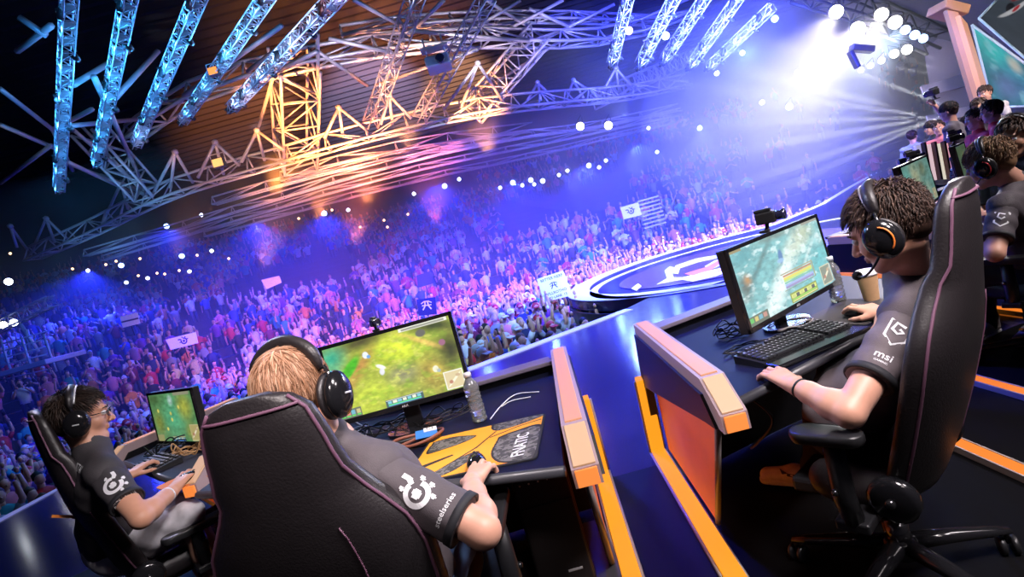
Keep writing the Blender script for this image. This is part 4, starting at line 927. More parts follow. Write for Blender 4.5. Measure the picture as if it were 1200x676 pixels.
def make_person(label, M, J, skin='fair', shirt=None, trousers=None, hair=None, res=1.0, sc=1.0, poses=('key', 'key'), sleeves=0.62, eyes=True, group=None, shoes=(0.3, 0.27, 0.25), shorts=False, cat='person', palms=None, brow=(0.05, 0.03, 0.02)):
    """M head matrix; J joints in world space: neck, chest, pelvis, sh/el/wr/fi (left, right), kn/an (left, right)."""
    base = Vector((J['pelvis'][0], J['pelvis'][1], 0)); sm = skin_mat(skin); parts = []
    s = SDF(); head_sdf(s, M, J['neck'], sc); s.cap(J['neck'], J['chest'], .055 * sc, .07 * sc, .03); parts.append(s.mesh(.0045 * res))
    for i, right in ((0, False), (1, True)):
        sh, el, wr, fi = (Vector(J[k][i]) for k in ('sh', 'el', 'wr', 'fi')); s = SDF()
        s.chain([sh, sh.lerp(el, .5), el], [.050 * sc, .047 * sc, .040 * sc], .02); fm = el.lerp(wr, .3); s.chain([el, fm, el.lerp(wr, .75), wr], [.039 * sc, .042 * sc, .031 * sc, .026 * sc], .015)
        d = (fi - wr); pn = Vector(palms[i]) if palms else Vector((0, 0, -1)); s.cap(wr, wr + d.normalized() * .03, .025 * sc, .022 * sc, .012); hand_sdf(s, wr + d.normalized() * .012, d, pn, right, poses[i], sc)
        parts.append(s.mesh(.0036 * res))
    if shorts:
        for i in (0, 1): s = SDF(); s.chain([J['kn'][i], Vector(J['kn'][i]).lerp(Vector(J['an'][i]), .35), J['an'][i]], [.055 * sc, .058 * sc, .035 * sc], .02); parts.append(s.mesh(.008 * res))
    s = SDF(); s.chain([J['chest'], J['pelvis']], [.07 * sc, .08 * sc], .03); parts.append(s.mesh(.02))
    V, Q = merge_np(parts); V = V - np.array(base); me = np_mesh('person', V, Q, sm); p = bpy.data.objects.new('person', me); COL.objects.link(p); p.location = base; tag(p, label, cat, group); WORLD[p.name] = Matrix.Translation(base)
    # shirt
    col, rough = shirt['col'], shirt.get('rough', .7); s = SDF(); ch, pe, nk = Vector(J['chest']), Vector(J['pelvis']), Vector(J['neck']); shl, shr = Vector(J['sh'][0]), Vector(J['sh'][1])
    across = (shr - shl).normalized(); cm = (shl + shr) / 2
    s.cap(ch - across * .085 * sc, ch + across * .085 * sc, .105 * sc, .105 * sc, .05); s.cap(ch.lerp(pe, .55) - across * .06 * sc, ch.lerp(pe, .55) + across * .06 * sc, .105 * sc, .105 * sc, .08); s.cap(pe + Vector((0, 0, .04)) - across * .07 * sc, pe + Vector((0, 0, .04)) + across * .07 * sc, .11 * sc, .11 * sc, .08)
    s.cap(shl, nk - Vector((0, 0, .03)), .058 * sc, .062 * sc, .05); s.cap(shr, nk - Vector((0, 0, .03)), .058 * sc, .062 * sc, .05); s.cap(shl, ch, .06 * sc, .09 * sc, .05); s.cap(shr, ch, .06 * sc, .09 * sc, .05)
    s.cap(nk - Vector((0, 0, .02)), nk + (M.translation - nk) * .12, .066 * sc, .062 * sc, .02)
    sp = [s.mesh(.010 * res, disp=(lambda ax: .0035 * np.sin(ax[2][None, None, :] * 55 + ax[0][:, None, None] * 38) * np.sin(ax[1][None, :, None] * 42)))]
    for i in (0, 1):
        sh, el = Vector(J['sh'][i]), Vector(J['el'][i]); end = sh.lerp(el, sleeves); dr = (el - sh).normalized(); z = SDF()
        z.chain([sh, sh.lerp(end, .5), end + dr * .03], [.062 * sc, .060 * sc, .063 * sc], .02); z.cut(end, dr); sp.append(z.mesh(.008 * res, disp=(lambda ax: .002 * np.sin(ax[2][None, None, :] * 70 + ax[0][:, None, None] * 60))))
    V, Q = merge_np(sp); me = np_mesh('shirt', V, Q, mat('cloth_%.2f_%.2f_%.2f' % tuple(col), col, rough, noise=.14, nscale=60, bump=.3, bscale=350)); so = link('shirt', me, p); bvh = BVHTree.FromPolygons([tuple(v) for v in V], [tuple(int(i) for i in f) for f in Q])
    for i in (0, 1):
        sh, el = Vector(J['sh'][i]), Vector(J['el'][i]); end = sh.lerp(el, sleeves); dr = (el - sh).normalized(); A = frame(end - dr * .012, dr.orthogonal(), dr.cross(dr.orthogonal())); b = MB(); 
        b.lathe([(.0615 * sc, -.008), (.0655 * sc, -.008), (.0665 * sc, .012), (.0600 * sc, .012), (.054 * sc, .004)], 24, A); b.build('cuff', mat('cuff_dark', shirt.get('cuff', (.02, .02, .025)), .7), so)
    # trousers and shoes
    tc = trousers['col']; s = SDF(); s.cap(pe - across * .06, pe + across * .06, .115 * sc, .115 * sc, .04)
    for i in (0, 1):
        kn, an = Vector(J['kn'][i]), Vector(J['an'][i]); hp = pe + across * (.09 if i else -.09) * sc
        s.chain([hp, hp.lerp(kn, .5), kn], [.095 * sc, .085 * sc, .068 * sc], .03)
        if not shorts: s.chain([kn, kn.lerp(an, .4), an], [.066 * sc, .062 * sc, .048 * sc], .02)
    link('trousers', np_mesh('trousers', *s.mesh(.010 * res, disp=(lambda ax: .003 * np.sin(ax[2][None, None, :] * 60 + ax[0][:, None, None] * 40))), mat('trouser_%.2f_%.2f_%.2f' % tuple(tc), tc, .8, noise=.35, nscale=30, bump=.2, bscale=300)), p)
    for i in (0, 1):
        an = Vector(J['an'][i]); fd = Vector(J['toe'][i]) if 'toe' in J else Vector((0, 1, 0)); fd.z = 0; fd.normalize(); zf = an.z - .06
        h_ = Vector((an.x, an.y, zf)) - fd * .03; s = SDF(); s.cap(h_ + Vector((0, 0, .035)), h_ + fd * .10 + Vector((0, 0, .04)), .038, .04, .03).cap(h_ + fd * .10 + Vector((0, 0, .035)), h_ + fd * .22 + Vector((0, 0, .026)), .042, .036, .03).cap(h_ + Vector((0, 0, .04)), h_ + Vector((0, 0, .1)), .038, .045, .02).cut(h_ + Vector((0, 0, .012)), (0, 0, -1))
        sho = link('shoe', np_mesh('shoe', *s.mesh(.006 * res), mat('shoe_%.2f' % shoes[0], shoes, .6, noise=.2, nscale=40)), p)
        s = SDF(); s.cap(h_ + Vector((0, 0, .008)), h_ + fd * .22 + Vector((0, 0, .008)), .044, .042, .02).cut(h_ + Vector((0, 0, .02)), (0, 0, 1)).cut(h_ - Vector((0, 0, .004)), (0, 0, -1)); link('sole', np_mesh('sole', *s.mesh(.007 * res), mat('sole', (.7, .68, .65), .6)), sho)
    if hair: link('hair', hair_mesh(M, *hair), p)
    if eyes:
        for sx in (-1, 1):
            b = MB(); b.ball(M @ Vector((sx * .031 * sc, .079 * sc, .006 * sc)), .0122 * sc, sub=2); e = b.build('eye', mat('eye_white', (.8, .8, .8), .2), p)
            b = MB(); b.ball(M @ Vector((sx * .031 * sc, .0868 * sc, .005 * sc)), .0056 * sc, sub=1); b.build('iris', mat('iris', (.03, .02, .015), .2), e)
            b = MB(); b.tube([M @ Vector((sx * x * sc, y * sc, z * sc)) for x, y, z in ((.013, .0915, .025), (.028, .0915, .030), (.046, .081, .026))], [.003 * sc, .004 * sc, .002 * sc], 6); b.build('eyebrow', mat('brow', brow, .8), p)
    return p, so, bvh
def wristband(p, a, b, f, r, m):
    a, b = Vector(a), Vector(b); c = a.lerp(b, f); d = (b - a).normalized(); A = frame(c, d.orthogonal(), d.cross(d.orthogonal())); k = MB()
    k.lathe([(r, -.004), (r + .003, -.003), (r + .003, .003), (r, .004)], 20, A); return k.build('wristband', m, p)
def yaw_of(v): return math.atan2(-v[0], v[1])
m_letter = mat('white_print', (0.85, 0.85, 0.88), 0.6)
m_oline = mat('orange_print', (0.85, 0.25, 0.02), 0.6)
JERSEY = (0.09, 0.075, 0.085); JERSEY_D = (0.028, 0.025, 0.03)
V3 = Vector
def gear_logo():
    """Round eye-like emblem: a ring with a snake-like sweep, studs around it and a pupil."""
    shapes = []
    o = [(.036 * math.cos(a), .036 * math.sin(a)) for a in [math.radians(-200 + 300 * i / 20) for i in range(21)]]; shapes.append(polyline2d(o, .017))
    shapes.append(subdivide2d([(.016 * math.cos(a), .016 * math.sin(a)) for a in [2 * PI * i / 14 for i in range(14)]], .005))
    for a in (20, 62, 104, 146, 188): c, s = math.cos(math.radians(a)), math.sin(math.radians(a)); shapes.append(subdivide2d([(.053 * c + .009 * math.cos(b), .053 * s + .009 * math.sin(b)) for b in [2 * PI * i / 10 for i in range(10)]], .005))
    shapes.append(polyline2d([(-.03, .018), (-.052, .03), (-.075, .03)], .016)); vs, fs = [], []
    for v, f in shapes: n = len(vs); vs += v; fs += [tuple(i + n for i in q) for q in f]
    return vs, fs
def scaled(vf, s, dx=0, dy=0): return [(x * s + dx, y * s + dy) for x, y in [(v[0], v[1]) for v in vf[0]]], vf[1]
def arm_frame(sh, el, f, view, flip=1):
    """Frame on the upper arm: x along the arm, z towards the viewer."""
    sh, el = V3(sh), V3(el); c = sh.lerp(el, f); d = (el - sh).normalized() * flip; n = (V3(view) - c); n = (n - d * n.dot(d)).normalized(); return frame(c, d, n.cross(d))
EYEP = V3((0, 0, EYE))
# ------------------------------------------------ middle player
Mh = head_matrix(P(349, 466, 1.36), math.radians(-14), math.radians(10), 0)
J = dict(neck=V3((-.545, 1.375, 1.03)), chest=V3((-.535, 1.42, .90)), pelvis=V3((-.535, 1.50, .54)),
         sh=(V3((-.73, 1.42, .985)), P(440, 552, 1.36)), el=(V3((-.86, 1.50, .735)), P(566, 622, 1.27)), wr=(V3((-.80, 1.82, .785)), P(553, 566, 1.555)), fi=(V3((-.77, 1.95, .775)), P(572, 537, 1.72)),
         kn=(V3((-.68, 1.93, .53)), V3((-.38, 1.92, .53))), an=(V3((-.68, 2.1, .08)), V3((-.36, 2.0, .08))))
blond = [(.40, .21, .125), (.33, .165, .09), (.52, .31, .20), (.24, .115, .06)]
mid, mshirt, mb = make_person('blond person in a dark jersey in the middle chair, right hand on the FNATIC mousepad', Mh, J, 'fair', dict(col=JERSEY), dict(col=(.05, .10, .22)), hair=('blond', 2200, .09, blond, 3, 1.0, .08, 0, .35, -.085, .0026), poses=('key', 'mouse'), sleeves=.84)
A = arm_frame(J['sh'][1], J['el'][1], .50, EYEP)
decal(mshirt, 'emblem', m_letter, *scaled(gear_logo(), .72, -.01, 0.0), A, mb)
vs, fs = text_mesh('steelseries', .024); decal(mshirt, 'lettering', m_letter, [(.062 - v.y * .8, v.x * .8) for v in vs], [tuple(f) for f in fs], A, mb)
make_headset('black headset with padded band on the blond head', Mh, 'silver', True, 1.06, True, .015)
make_chair('large middle gaming chair seen from behind, below the blond head', (-0.575, 1.60, 0), math.radians(-4), recline=0.22, arm_z=0.655, arm_off=(0.05, 0), z0=.40)
# ------------------------------------------------ right player
fw = V3((-.60, .80, 0)).normalized(); rt = V3((fw.y, -fw.x, 0))
Mh = head_matrix(P(1040, 268, 1.62), yaw_of((-.68, .73)), math.radians(18), 0)
shl = P(1063, 372, 1.60); shr = shl + rt * .31 + V3((0, 0, .03)); nk = (shl + shr) / 2 + V3((0, 0, .085)) + fw * .02
J = dict(neck=nk, chest=(shl + shr) / 2 - V3((0, 0, .10)) - rt * .03, pelvis=V3((.98, 1.80, .54)), sh=(shl, shr), el=(P(995, 484, 1.50), shr + fw * .18 - rt * .03 - V3((0, 0, .20))),
         wr=(P(934, 453, 1.66), P(1038, 368, 2.05)), fi=(P(888, 427, 1.84), P(1002, 358, 2.19)), kn=(P(985, 425, 2.0), V3((1.28, 2.15, .58))), an=(V3((1.05, 2.33, .085)), V3((1.32, 2.45, .08))), toe=(V3((-.75, .66, 0)), V3((-.4, .9, 0))))
dark = [(.05, .025, .018), (.035, .018, .014), (.09, .05, .035), (.025, .013, .01)]
rp, rshirt, rb = make_person('dark haired person in a grey jersey at the right desk, typing on the big keyboard', Mh, J, 'fair', dict(col=(.125, .10, .11)), dict(col=(.012, .012, .015)), hair=('dark', 2400, .042, dark, 5, 1.0, .17, .004, .35, -.05, .0026), poses=('key', 'mouse'), sleeves=.68, shoes=(.80, .74, .72))
for sho_ in [c for c in rp.children if c.name.startswith('shoe')][:1]:
    bv_ = BVHTree.FromPolygons([tuple(v.co) for v in sho_.data.vertices], [tuple(f.vertices) for f in sho_.data.polygons]); c_ = sum((v.co for v in sho_.data.vertices), Vector()) / len(sho_.data.vertices)
    n_ = (EYEP - c_); n_.z = .25; n_.normalize(); A = frame(c_ + n_ * .06, V3((0, 0, 1)).cross(n_), (0, 0, 1)); decal(sho_, 'side_mark', m_plastic, *polyline2d([(-.075, .012), (-.05, -.006), (-.02, -.008), (.02, .004), (.06, .02)], .012), A, bv_)
wristband(rp, J['el'][0], J['wr'][0], .93, .028, m_plastic)
A = arm_frame(J['sh'][0], J['el'][0], .30, EYEP)
shield = [(-.045, .028), (-.045, -.028), (.015, -.026), (.04, 0), (.015, .026)]
v1 = polyline2d(shield + [shield[0]], .006); decal(rshirt, 'shield', m_letter, *v1, A, rb)
decal(rshirt, 'shield', m_letter, *polyline2d([(-.03, .012), (-.035, -.012), (-.012, -.016), (.0, .0), (-.012, .012), (-.018, .0)], .008), A, rb)
vs, fs = text_mesh('msi', .034); decal(rshirt, 'lettering', m_letter, [(.078 - v.y, v.x) for v in vs], [tuple(f) for f in fs], A, rb)
vs, fs = text_mesh('GAMING', .009); decal(rshirt, 'lettering', m_letter, [(.100 - v.y, v.x) for v in vs], [tuple(f) for f in fs], A, rb)
A = frame(J['chest'] - fw * .1 - V3((0, 0, .13)), fw * -1, (0, 0, 1)); A = frame(J['chest'].lerp(J['pelvis'], .45) - rt * .1, fw, V3((0, 0, 1)))
A = frame(J['chest'].lerp(J['pelvis'], .4), *(lambda n: (V3((0, 0, 1)).cross(n), V3((0, 0, 1))))((EYEP - J['chest']).normalized()))
decal(rshirt, 'stripe', m_oline, *polyline2d([(-.14 + .03 * i, -.03 + .012 * i) for i in range(9)], .016), A, rb, depth=.6)
make_headset('black headset with orange accents and microphone on the dark haired head', Mh, 'orange', True, 1.06, True, .014)
make_chair('tall black gaming chair seen from its left side behind the dark haired player', (0.905, 1.79, 0), math.radians(39), recline=0.25, arm_z=0.655, base_turn=.5, arm_off=(0, -.03), z0=.415, slide=-.12, short=.25, base_off=(.02, -.12), pad=(-.07, .045))
# ------------------------------------------------ left player
fw = V3((.66, .75, 0)).normalized(); rt = V3((fw.y, -fw.x, 0))
Mh = head_matrix(P(96, 489, 2.42), yaw_of((.86, .51)), math.radians(8), 0)
shr = P(122, 556, 2.28); shl = shr - rt * .37 + V3((0, 0, .03)); nk = (shl + shr) / 2 + V3((0, 0, .085)) + fw * .02; pel = P(134, 640, 2.55)
kr = P(222, 604, 2.50); kl = kr - rt * .24 + fw * .02
J = dict(neck=nk, chest=(shl + shr) / 2 - V3((0, 0, .09)), pelvis=pel, sh=(shl, shr), el=(P(130, 578, 2.68), P(165, 607, 2.18)), wr=(P(147, 560, 2.78), P(201, 576, 2.40)), fi=(P(170, 544, 2.88), P(224, 551, 2.54)),
         kn=(kl, kr), an=(V3((kl.x + .02, kl.y + .05, .08)), V3((kr.x + .02, kr.y + .05, .08))), toe=(fw, fw))
lp, lshirt, lb = make_person('person with glasses in profile, black jersey and pale shorts, typing at the left desk', Mh, J, 'warm', dict(col=(.045, .04, .045)), dict(col=(.62, .60, .64)), hair=('black', 1400, .04, [(.03, .018, .014), (.05, .03, .022), (.02, .012, .01)], 8, 1.0, .16, 0, .35, -.04, .0032), poses=('key', 'mouse'), sleeves=.66, shorts=True)
wristband(lp, J['el'][0], J['wr'][0], .9, .028, m_plastic); wristband(lp, J['el'][1], J['wr'][1], .86, .030, m_letter)
A = arm_frame(J['sh'][1], J['el'][1], .42, EYEP); decal(lshirt, 'emblem', m_letter, *scaled(gear_logo(), .8), A, lb)
vs, fs = text_mesh('steelseries', .02); decal(lshirt, 'lettering', m_letter, [(.064 - v.y, v.x) for v in vs], [tuple(f) for f in fs], A, lb)
nrm = (-fw + V3((0, 0, .5))).normalized(); A = frame(P(86, 544, 2.3), P(97, 553, 2.28) - P(75, 536, 2.33), (EYEP - P(86, 544, 2.3)).cross(P(97, 553, 2.28) - P(75, 536, 2.33)))
vs, fs = text_mesh('YELLOWSTAR', .036); decal(lshirt, 'lettering', m_letter, [(v.x - .03, v.y) for v in vs], [tuple(f) for f in fs], A, lb, depth=.5)
A = frame(J['chest'].lerp(J['pelvis'], .4), *(lambda n: (V3((0, 0, 1)).cross(n), V3((0, 0, 1))))((EYEP - J['chest']).normalized()))
decal(lshirt, 'stripe', m_oline, *polyline2d([(-.17 + .03 * i, .075 - .018 * i) for i in range(7)], .012), A, lb, depth=.6)
g = MB()
for sx in (-1, 1):
    g.tube([Mh @ V3((sx * (.032 + .023 * math.cos(a)), .103 - .008 * abs(math.cos(a)), .004 + .016 * math.sin(a))) for a in [2 * PI * i / 16 for i in range(17)]], .0022, 6); g.tube([Mh @ V3((sx * .055, .096, .008)), Mh @ V3((sx * .078, .05, .008)), Mh @ V3((sx * .08, -.0, .006))], .0022, 6)
g.tube([Mh @ V3((-.009, .104, .008)), Mh @ V3((.009, .104, .008))], .0022, 6); g.build('glasses', m_gloss, lp)
make_headset('black headset on the player with glasses', Mh, 'silver', True, 1.05, False, .013)
make_chair('narrow side view gaming chair behind the player with glasses', (-1.82, 2.64, 0), yaw_of((.75, .66)), recline=0.18, arm_z=0.565, base_turn=.1, z0=.42)
# ------------------------------------------------ player beyond the right chair
fw = V3((-.45, .89, 0)).normalized(); rt = V3((fw.y, -fw.x, 0))
Mh = head_matrix(P(1159, 192, 2.9), yaw_of(fw) + .12, math.radians(12), 0)
shl = P(1176, 243, 2.8); shr = shl + rt * .37; nk = (shl + shr) / 2 + V3((0, 0, .085)); pel = V3((nk.x + .05, nk.y + .0, .54))
J = dict(neck=nk, chest=(shl + shr) / 2 - V3((0, 0, .09)), pelvis=pel, sh=(shl, shr), el=(P(1166, 297, 2.72), shr + fw * .1 - V3((0, 0, .24))), wr=(P(1150, 262, 3.0), shr + fw * .36 - V3((0, 0, .2))), fi=(P(1145, 240, 3.15), shr + fw * .5 - V3((0, 0, .22))),
         kn=(pel + fw * .42 - rt * .12, pel + fw * .42 + rt * .12), an=(pel + fw * .45 - rt * .12 - V3((0, 0, .46)), pel + fw * .45 + rt * .12 - V3((0, 0, .46))), toe=(fw, fw))
curly = [(.30, .17, .09), (.20, .11, .06), (.42, .27, .15), (.15, .08, .045)]
cp, cshirt, cb = make_person('curly haired person in a grey jersey seated beyond the tall right chair', Mh, J, 'fair', dict(col=(.085, .07, .08)), dict(col=(.012, .012, .015)), hair=('curly', 1400, .06, curly, 9, 1.0, .12, .009, .35, -.06, .004), res=1.3, sleeves=.72)
A = arm_frame(J['sh'][0], J['el'][0], .42, EYEP); decal(cshirt, 'shield', m_letter, *polyline2d(shield + [shield[0]], .008), A, cb); decal(cshirt, 'shield', m_letter, *polyline2d([(-.03, .012), (-.035, -.012), (-.012, -.016), (.0, .0), (-.012, .012)], .008), A, cb)
A = frame(J['chest'].lerp(J['pelvis'], .4), *(lambda n: (V3((0, 0, 1)).cross(n), V3((0, 0, 1))))((EYEP - J['chest']).normalized())); decal(cshirt, 'stripe', m_oline, *polyline2d([(-.03 + .02 * i, -.06 + .035 * i) for i in range(6)], .016), A, cb, depth=.6)
make_headset('black headset with red accents on the curly head', Mh, 'red', True, 1.05, True)
make_chair('black gaming chair at the right picture edge behind the curly haired player', (pel.x + .02, pel.y + .05, 0), yaw_of(fw) - .1, recline=0.24, base_turn=.8)
# ------------------------------------------------ dark haired person facing left at the right edge
fw = V3((-.93, -.37, 0)).normalized(); rt = V3((fw.y, -fw.x, 0)); hc = P(1190, 161, 3.5)
Mh = head_matrix(hc, yaw_of(fw), math.radians(6), 0); nk = hc - V3((0, 0, .16)) - fw * .02; shl = nk - rt * .19 - V3((0, 0, .08)); shr = nk + rt * .19 - V3((0, 0, .08)); pel = V3((nk.x, nk.y, .54))
J = dict(neck=nk, chest=nk - V3((0, 0, .18)), pelvis=pel, sh=(shl, shr), el=(shl - V3((0, 0, .26)) + fw * .05, shr - V3((0, 0, .26)) + fw * .05), wr=(shl - V3((0, 0, .24)) + fw * .3, shr - V3((0, 0, .24)) + fw * .3), fi=(shl - V3((0, 0, .24)) + fw * .45, shr - V3((0, 0, .24)) + fw * .45),
         kn=(pel + fw * .42 - rt * .12, pel + fw * .42 + rt * .12), an=(pel + fw * .45 - rt * .12 - V3((0, 0, .46)), pel + fw * .45 + rt * .12 - V3((0, 0, .46))), toe=(fw, fw))
make_person('dark haired person in navy at the right edge with face turned left', Mh, J, 'tan', dict(col=(.02, .03, .07)), dict(col=(.012, .012, .015)), hair=('dark', 380, .045, dark, 15, 1.0, .2, 0, .35, -.04), res=1.4)
make_headset('black headset with microphone on the dark haired person in navy', Mh, 'silver', False, 1.05, True)
# ------------------------------------------------ standing people on the stage at the far right
def standing(label, px, py, d, fwv, shirt, skin='fair', hairs=None, raise_right=False, trous=(.015, .015, .02), foot=None, seed=1, cap=None, top=None):
    fw = V3((*fwv, 0)).normalized(); rt = V3((fw.y, -fw.x, 0)); hc = P(px, py, d); sc = 1.0; z0 = hc.z - 1.62
    Mh = head_matrix(hc, yaw_of(fw), math.radians(4)); nk = hc - V3((0, 0, .17)) - fw * .02; shl = nk - rt * .19 - V3((0, 0, .07)); shr = nk + rt * .19 - V3((0, 0, .07)); pel = V3((nk.x, nk.y, z0 + .93))
    if raise_right: er, wr, fr = shr + rt * .14 + fw * .14 + V3((0, 0, .14)), shr + rt * .0 + fw * .2 + V3((0, 0, .36)), shr - rt * .03 + fw * .22 + V3((0, 0, .46))
    else: er, wr, fr = shr + rt * .05 - V3((0, 0, .28)), shr + fw * .2 - V3((0, 0, .38)), shr + fw * .34 - V3((0, 0, .36)) - rt * .05
    J = dict(neck=nk, chest=nk - V3((0, 0, .2)), pelvis=pel, sh=(shl, shr), el=(shl - rt * .05 - V3((0, 0, .28)), er), wr=(shl + fw * .2 - V3((0, 0, .40)), wr), fi=(shl + fw * .34 - V3((0, 0, .38)) + rt * .05, fr),
             kn=(pel - rt * .1 - V3((0, 0, .42)) + fw * .02, pel + rt * .1 - V3((0, 0, .42)) + fw * .02), an=(pel - rt * .1 - V3((0, 0, .85)), pel + rt * .1 - V3((0, 0, .85))), toe=(fw, fw))
    p, so, b = make_person(label, Mh, J, skin, dict(col=shirt), dict(col=trous), hair=hairs or ('dark', 200, .05, dark, seed, 1.0, .16, 0, .35, -.05, .012), res=2.0, poses=('flat', 'grip' if raise_right else 'flat'), palms=((0, 0, -1), tuple(fw) if raise_right else (0, 0, -1)))
    if cap is not None:
        s = SDF(); s.ell(Mh @ V3((0, -.015, .045)), (.09, .112, .098), Mh.to_3x3()).cut(Mh @ V3((0, 0, .0)), tuple(Mh.to_3x3() @ V3((0, .25, -1)).normalized())); link('cap', np_mesh('cap', *s.mesh(.012), cap), p)
    return p, J, Mh, fw, rt
p_, J_, M_, fw_, rt_ = standing('standing person in a grey shirt and black cap raising a camera', 1111, 131, 7.6, (-.55, .83), (.16, .14, .17), raise_right=True, seed=31, cap=mat('black_cap', (.008, .008, .01), .8))
make_camera('small black camera held up by the person in the grey shirt', J_['wr'][1] + V3((0, 0, .10)) - rt_ * .02, yaw_of(fw_) + 2.6, 1.35)
standing('person in a white and black shirt standing before the tan pillar', 1154, 110, 8.6, (-.9, -.3), (.55, .5, .5), seed=33)
standing('bearded person with short hair among the red shirts by the pillar', 1147, 126, 7.6, (-.9, -.35), (.10, .08, .09), seed=34, skin='tan')
standing('person in a bright red shirt behind the curly haired player', 1161, 131, 6.6, (-.75, .6), (.75, .04, .08), seed=35)
standing('dark haired person in red bending beside the raised camera', 1142, 140, 6.9, (-.8, .2), (.70, .05, .08), seed=36)
standing('person in a red shirt partly hidden right of the raised camera', 1135, 146, 7.8, (-.7, .5), (.65, .05, .10), seed=37)
standing('person in a pink shirt crowded behind the white panels', 1100, 150, 9.4, (-.6, -.6), (.7, .2, .25), seed=38)
standing('person in black bending over equipment left of the white panels', 1091, 150, 10.0, (-.8, .3), (.03, .03, .035), seed=39, cap=mat('black_cap', (.008, .008, .01), .8))
standing('person in a pale grey shirt far behind the teal map monitor', 1069, 160, 11.5, (.6, .5), (.35, .36, .42), seed=40)
# ---------------------------------------------------------------- trusses
m_alu = mat('truss_aluminium', (0.55, 0.56, 0.6), 0.32, 0.75, noise=0.15, nscale=4)
m_steel = mat('roof_steel', (0.50, 0.50, 0.54), 0.40, 0.3, noise=0.2, nscale=2)
m_lampblack = mat('lamp_housing', (0.02, 0.02, 0.022), 0.4)
def truss(label, pts, w, bay, m=None, rc=None, cat='truss', name='lighting_truss', group=None, up=(0, 0, 1), four=True):
    """Lattice girder along a path: chords are parts, the lacing one part."""
    m = m or m_alu; pts = [V3(p) for p in pts]; rc = rc or w * .07
    t = wthing(name, label, cat, pts[0], group)
    L = [0]
    for a, b in zip(pts[:-1], pts[1:]): L.append(L[-1] + (b - a).length)
    n = max(2, int(round(L[-1] / bay))); st = []
    for i in range(n + 1):
        s = L[-1] * i / n; j = max(k for k in range(len(L)) if L[k] <= s + 1e-6); j = min(j, len(pts) - 2); f = (s - L[j]) / (L[j + 1] - L[j]); st.append(pts[j].lerp(pts[j + 1], f))
    offs = ((-.5, -.5), (.5, -.5), (.5, .5), (-.5, .5)) if four else ((-.5, -.35), (.5, -.35), (0, .5))
    lanes = [[] for _ in offs]
    for i, p in enumerate(st):
        d = (st[min(i + 1, n)] - st[max(i - 1, 0)]).normalized(); u = V3(up)
        if abs(d.dot(u.normalized())) > .95: u = V3((1, 0, 0))
        r = d.cross(u).normalized(); u = r.cross(d)
        for k, (a, b) in enumerate(offs): lanes[k].append(p + r * a * w + u * b * w)
    for ln in lanes: b = MB(); b.tube(ln, rc, 6); b.build('chord', m, t)
    b = MB(); K = len(offs)
    for i in range(n):
        for k in range(K):
            k2 = (k + 1) % K
            b.tube([lanes[k][i], lanes[k2][i + 1]] if (i + k) % 2 else [lanes[k2][i], lanes[k][i + 1]], rc * .55, 5)
            b.tube([lanes[k][i], lanes[k2][i]], rc * .6, 5)
    b.build('lacing', m, t); return t, st
def light_truss(label, a, b, w, group, nf=6):
    t, st = truss(label, [a, b], w, w * 1.15, group=group, rc=w * .075)
    d = (st[-1] - st[0]).normalized()
    for i in range(1, len(st) - 1, 2): pl = MB(); pl.box(st[i], (w * 1.0, w * .7, w * .05), frame((0, 0, 0), d.orthogonal(), d.cross(d.orthogonal())).to_3x3()); pl.build('cross_plate', m_alu, t)

    for k in range(nf):
        p = st[int(len(st) * (k + .5) / nf)]; f = MB(); q = p + V3((w * .75 * (1 if k % 2 else -1), 0, -w * .3))
        f.lathe([(0, -w * .5), (w * .22, -w * .5), (w * .3, -w * .2), (w * .34, w * .3), (w * .2, w * .42), (0, w * .42)], 12, Matrix.Translation(q) @ Matrix.Rotation(.5 * (-1) ** k, 4, 'Y')); f.box(q + V3((0, 0, w * .5)), (w * .7, w * .12, w * .2)); f.build('moving_light', m_lampblack, t)
    f = MB(); f.box(st[-1] + d * w * .3, (w * .8, w * .8, w * .5), frame((0, 0, 0), d.orthogonal(), d.cross(d.orthogonal())).to_3x3(), w * .06); f.tube([st[-1] + d * w * .4, st[-1] + d * w * .95], w * .16, 8); f.build('end_hoist', m_lampblack, t)
    return st
GL = 'blue lit hanging trusses on the left'; GR = 'white blue lit trusses on the right'
LT = [((82, -22), (69, 222), 9.0, 15.0, .20), ((154, -20), (113, 192), 9.5, 15.5, .21), ((239, -20), (159, 170), 10, 16, .22), ((325, -22), (213, 143), 10.5, 16.5, .22), ((400, -10), (270, 128), 10.5, 16, .24)]
LL = ['bright cyan lit truss nearest the left picture edge', 'blue lit truss second from the left picture edge', 'blue lit truss third from the left, ending above the ring girder', 'shorter blue lit truss with an orange lamp, fourth from left', 'white blue lit truss crossing the tubular roof node, fifth from left']
trL = [light_truss(lb, P(*a, da), P(*b, db), w, GL) for (a, b, da, db, w), lb in zip(LT, LL)]
RT = [((739, -15), (717, 75), 13, 15, .21), ((799, -20), (750, 76), 13, 15, .22), ((834, -15), (778, 71), 13.5, 15.5, .22), ((872, -12), (809, 77), 14, 16, .22), ((905, 8), (831, 78), 14.5, 16.5, .22)]
RL = ['leftmost of the five bright trusses right of centre', 'second of the five bright trusses right of centre', 'middle one of the five bright trusses right of centre', 'fourth of the five bright trusses right of centre', 'rightmost of the five bright trusses, fading into white haze']
trR = [light_truss(lb, P(*a, da), P(*b, db), w, GR, 4) for (a, b, da, db, w), lb in zip(RT, RL)]
def up_at(pix, z): return [F(x, y, z) for x, y in pix]
truss('orange lit ladder truss left of the hanging projector', [P(490, -12, 17), P(434, 146, 21)], .42, .55, group='warm lit trusses at the roof centre')
truss('white lit ladder truss right of the hanging projector', [P(572, -5, 17), P(491, 140, 21)], .40, .55, group='warm lit trusses at the roof centre')
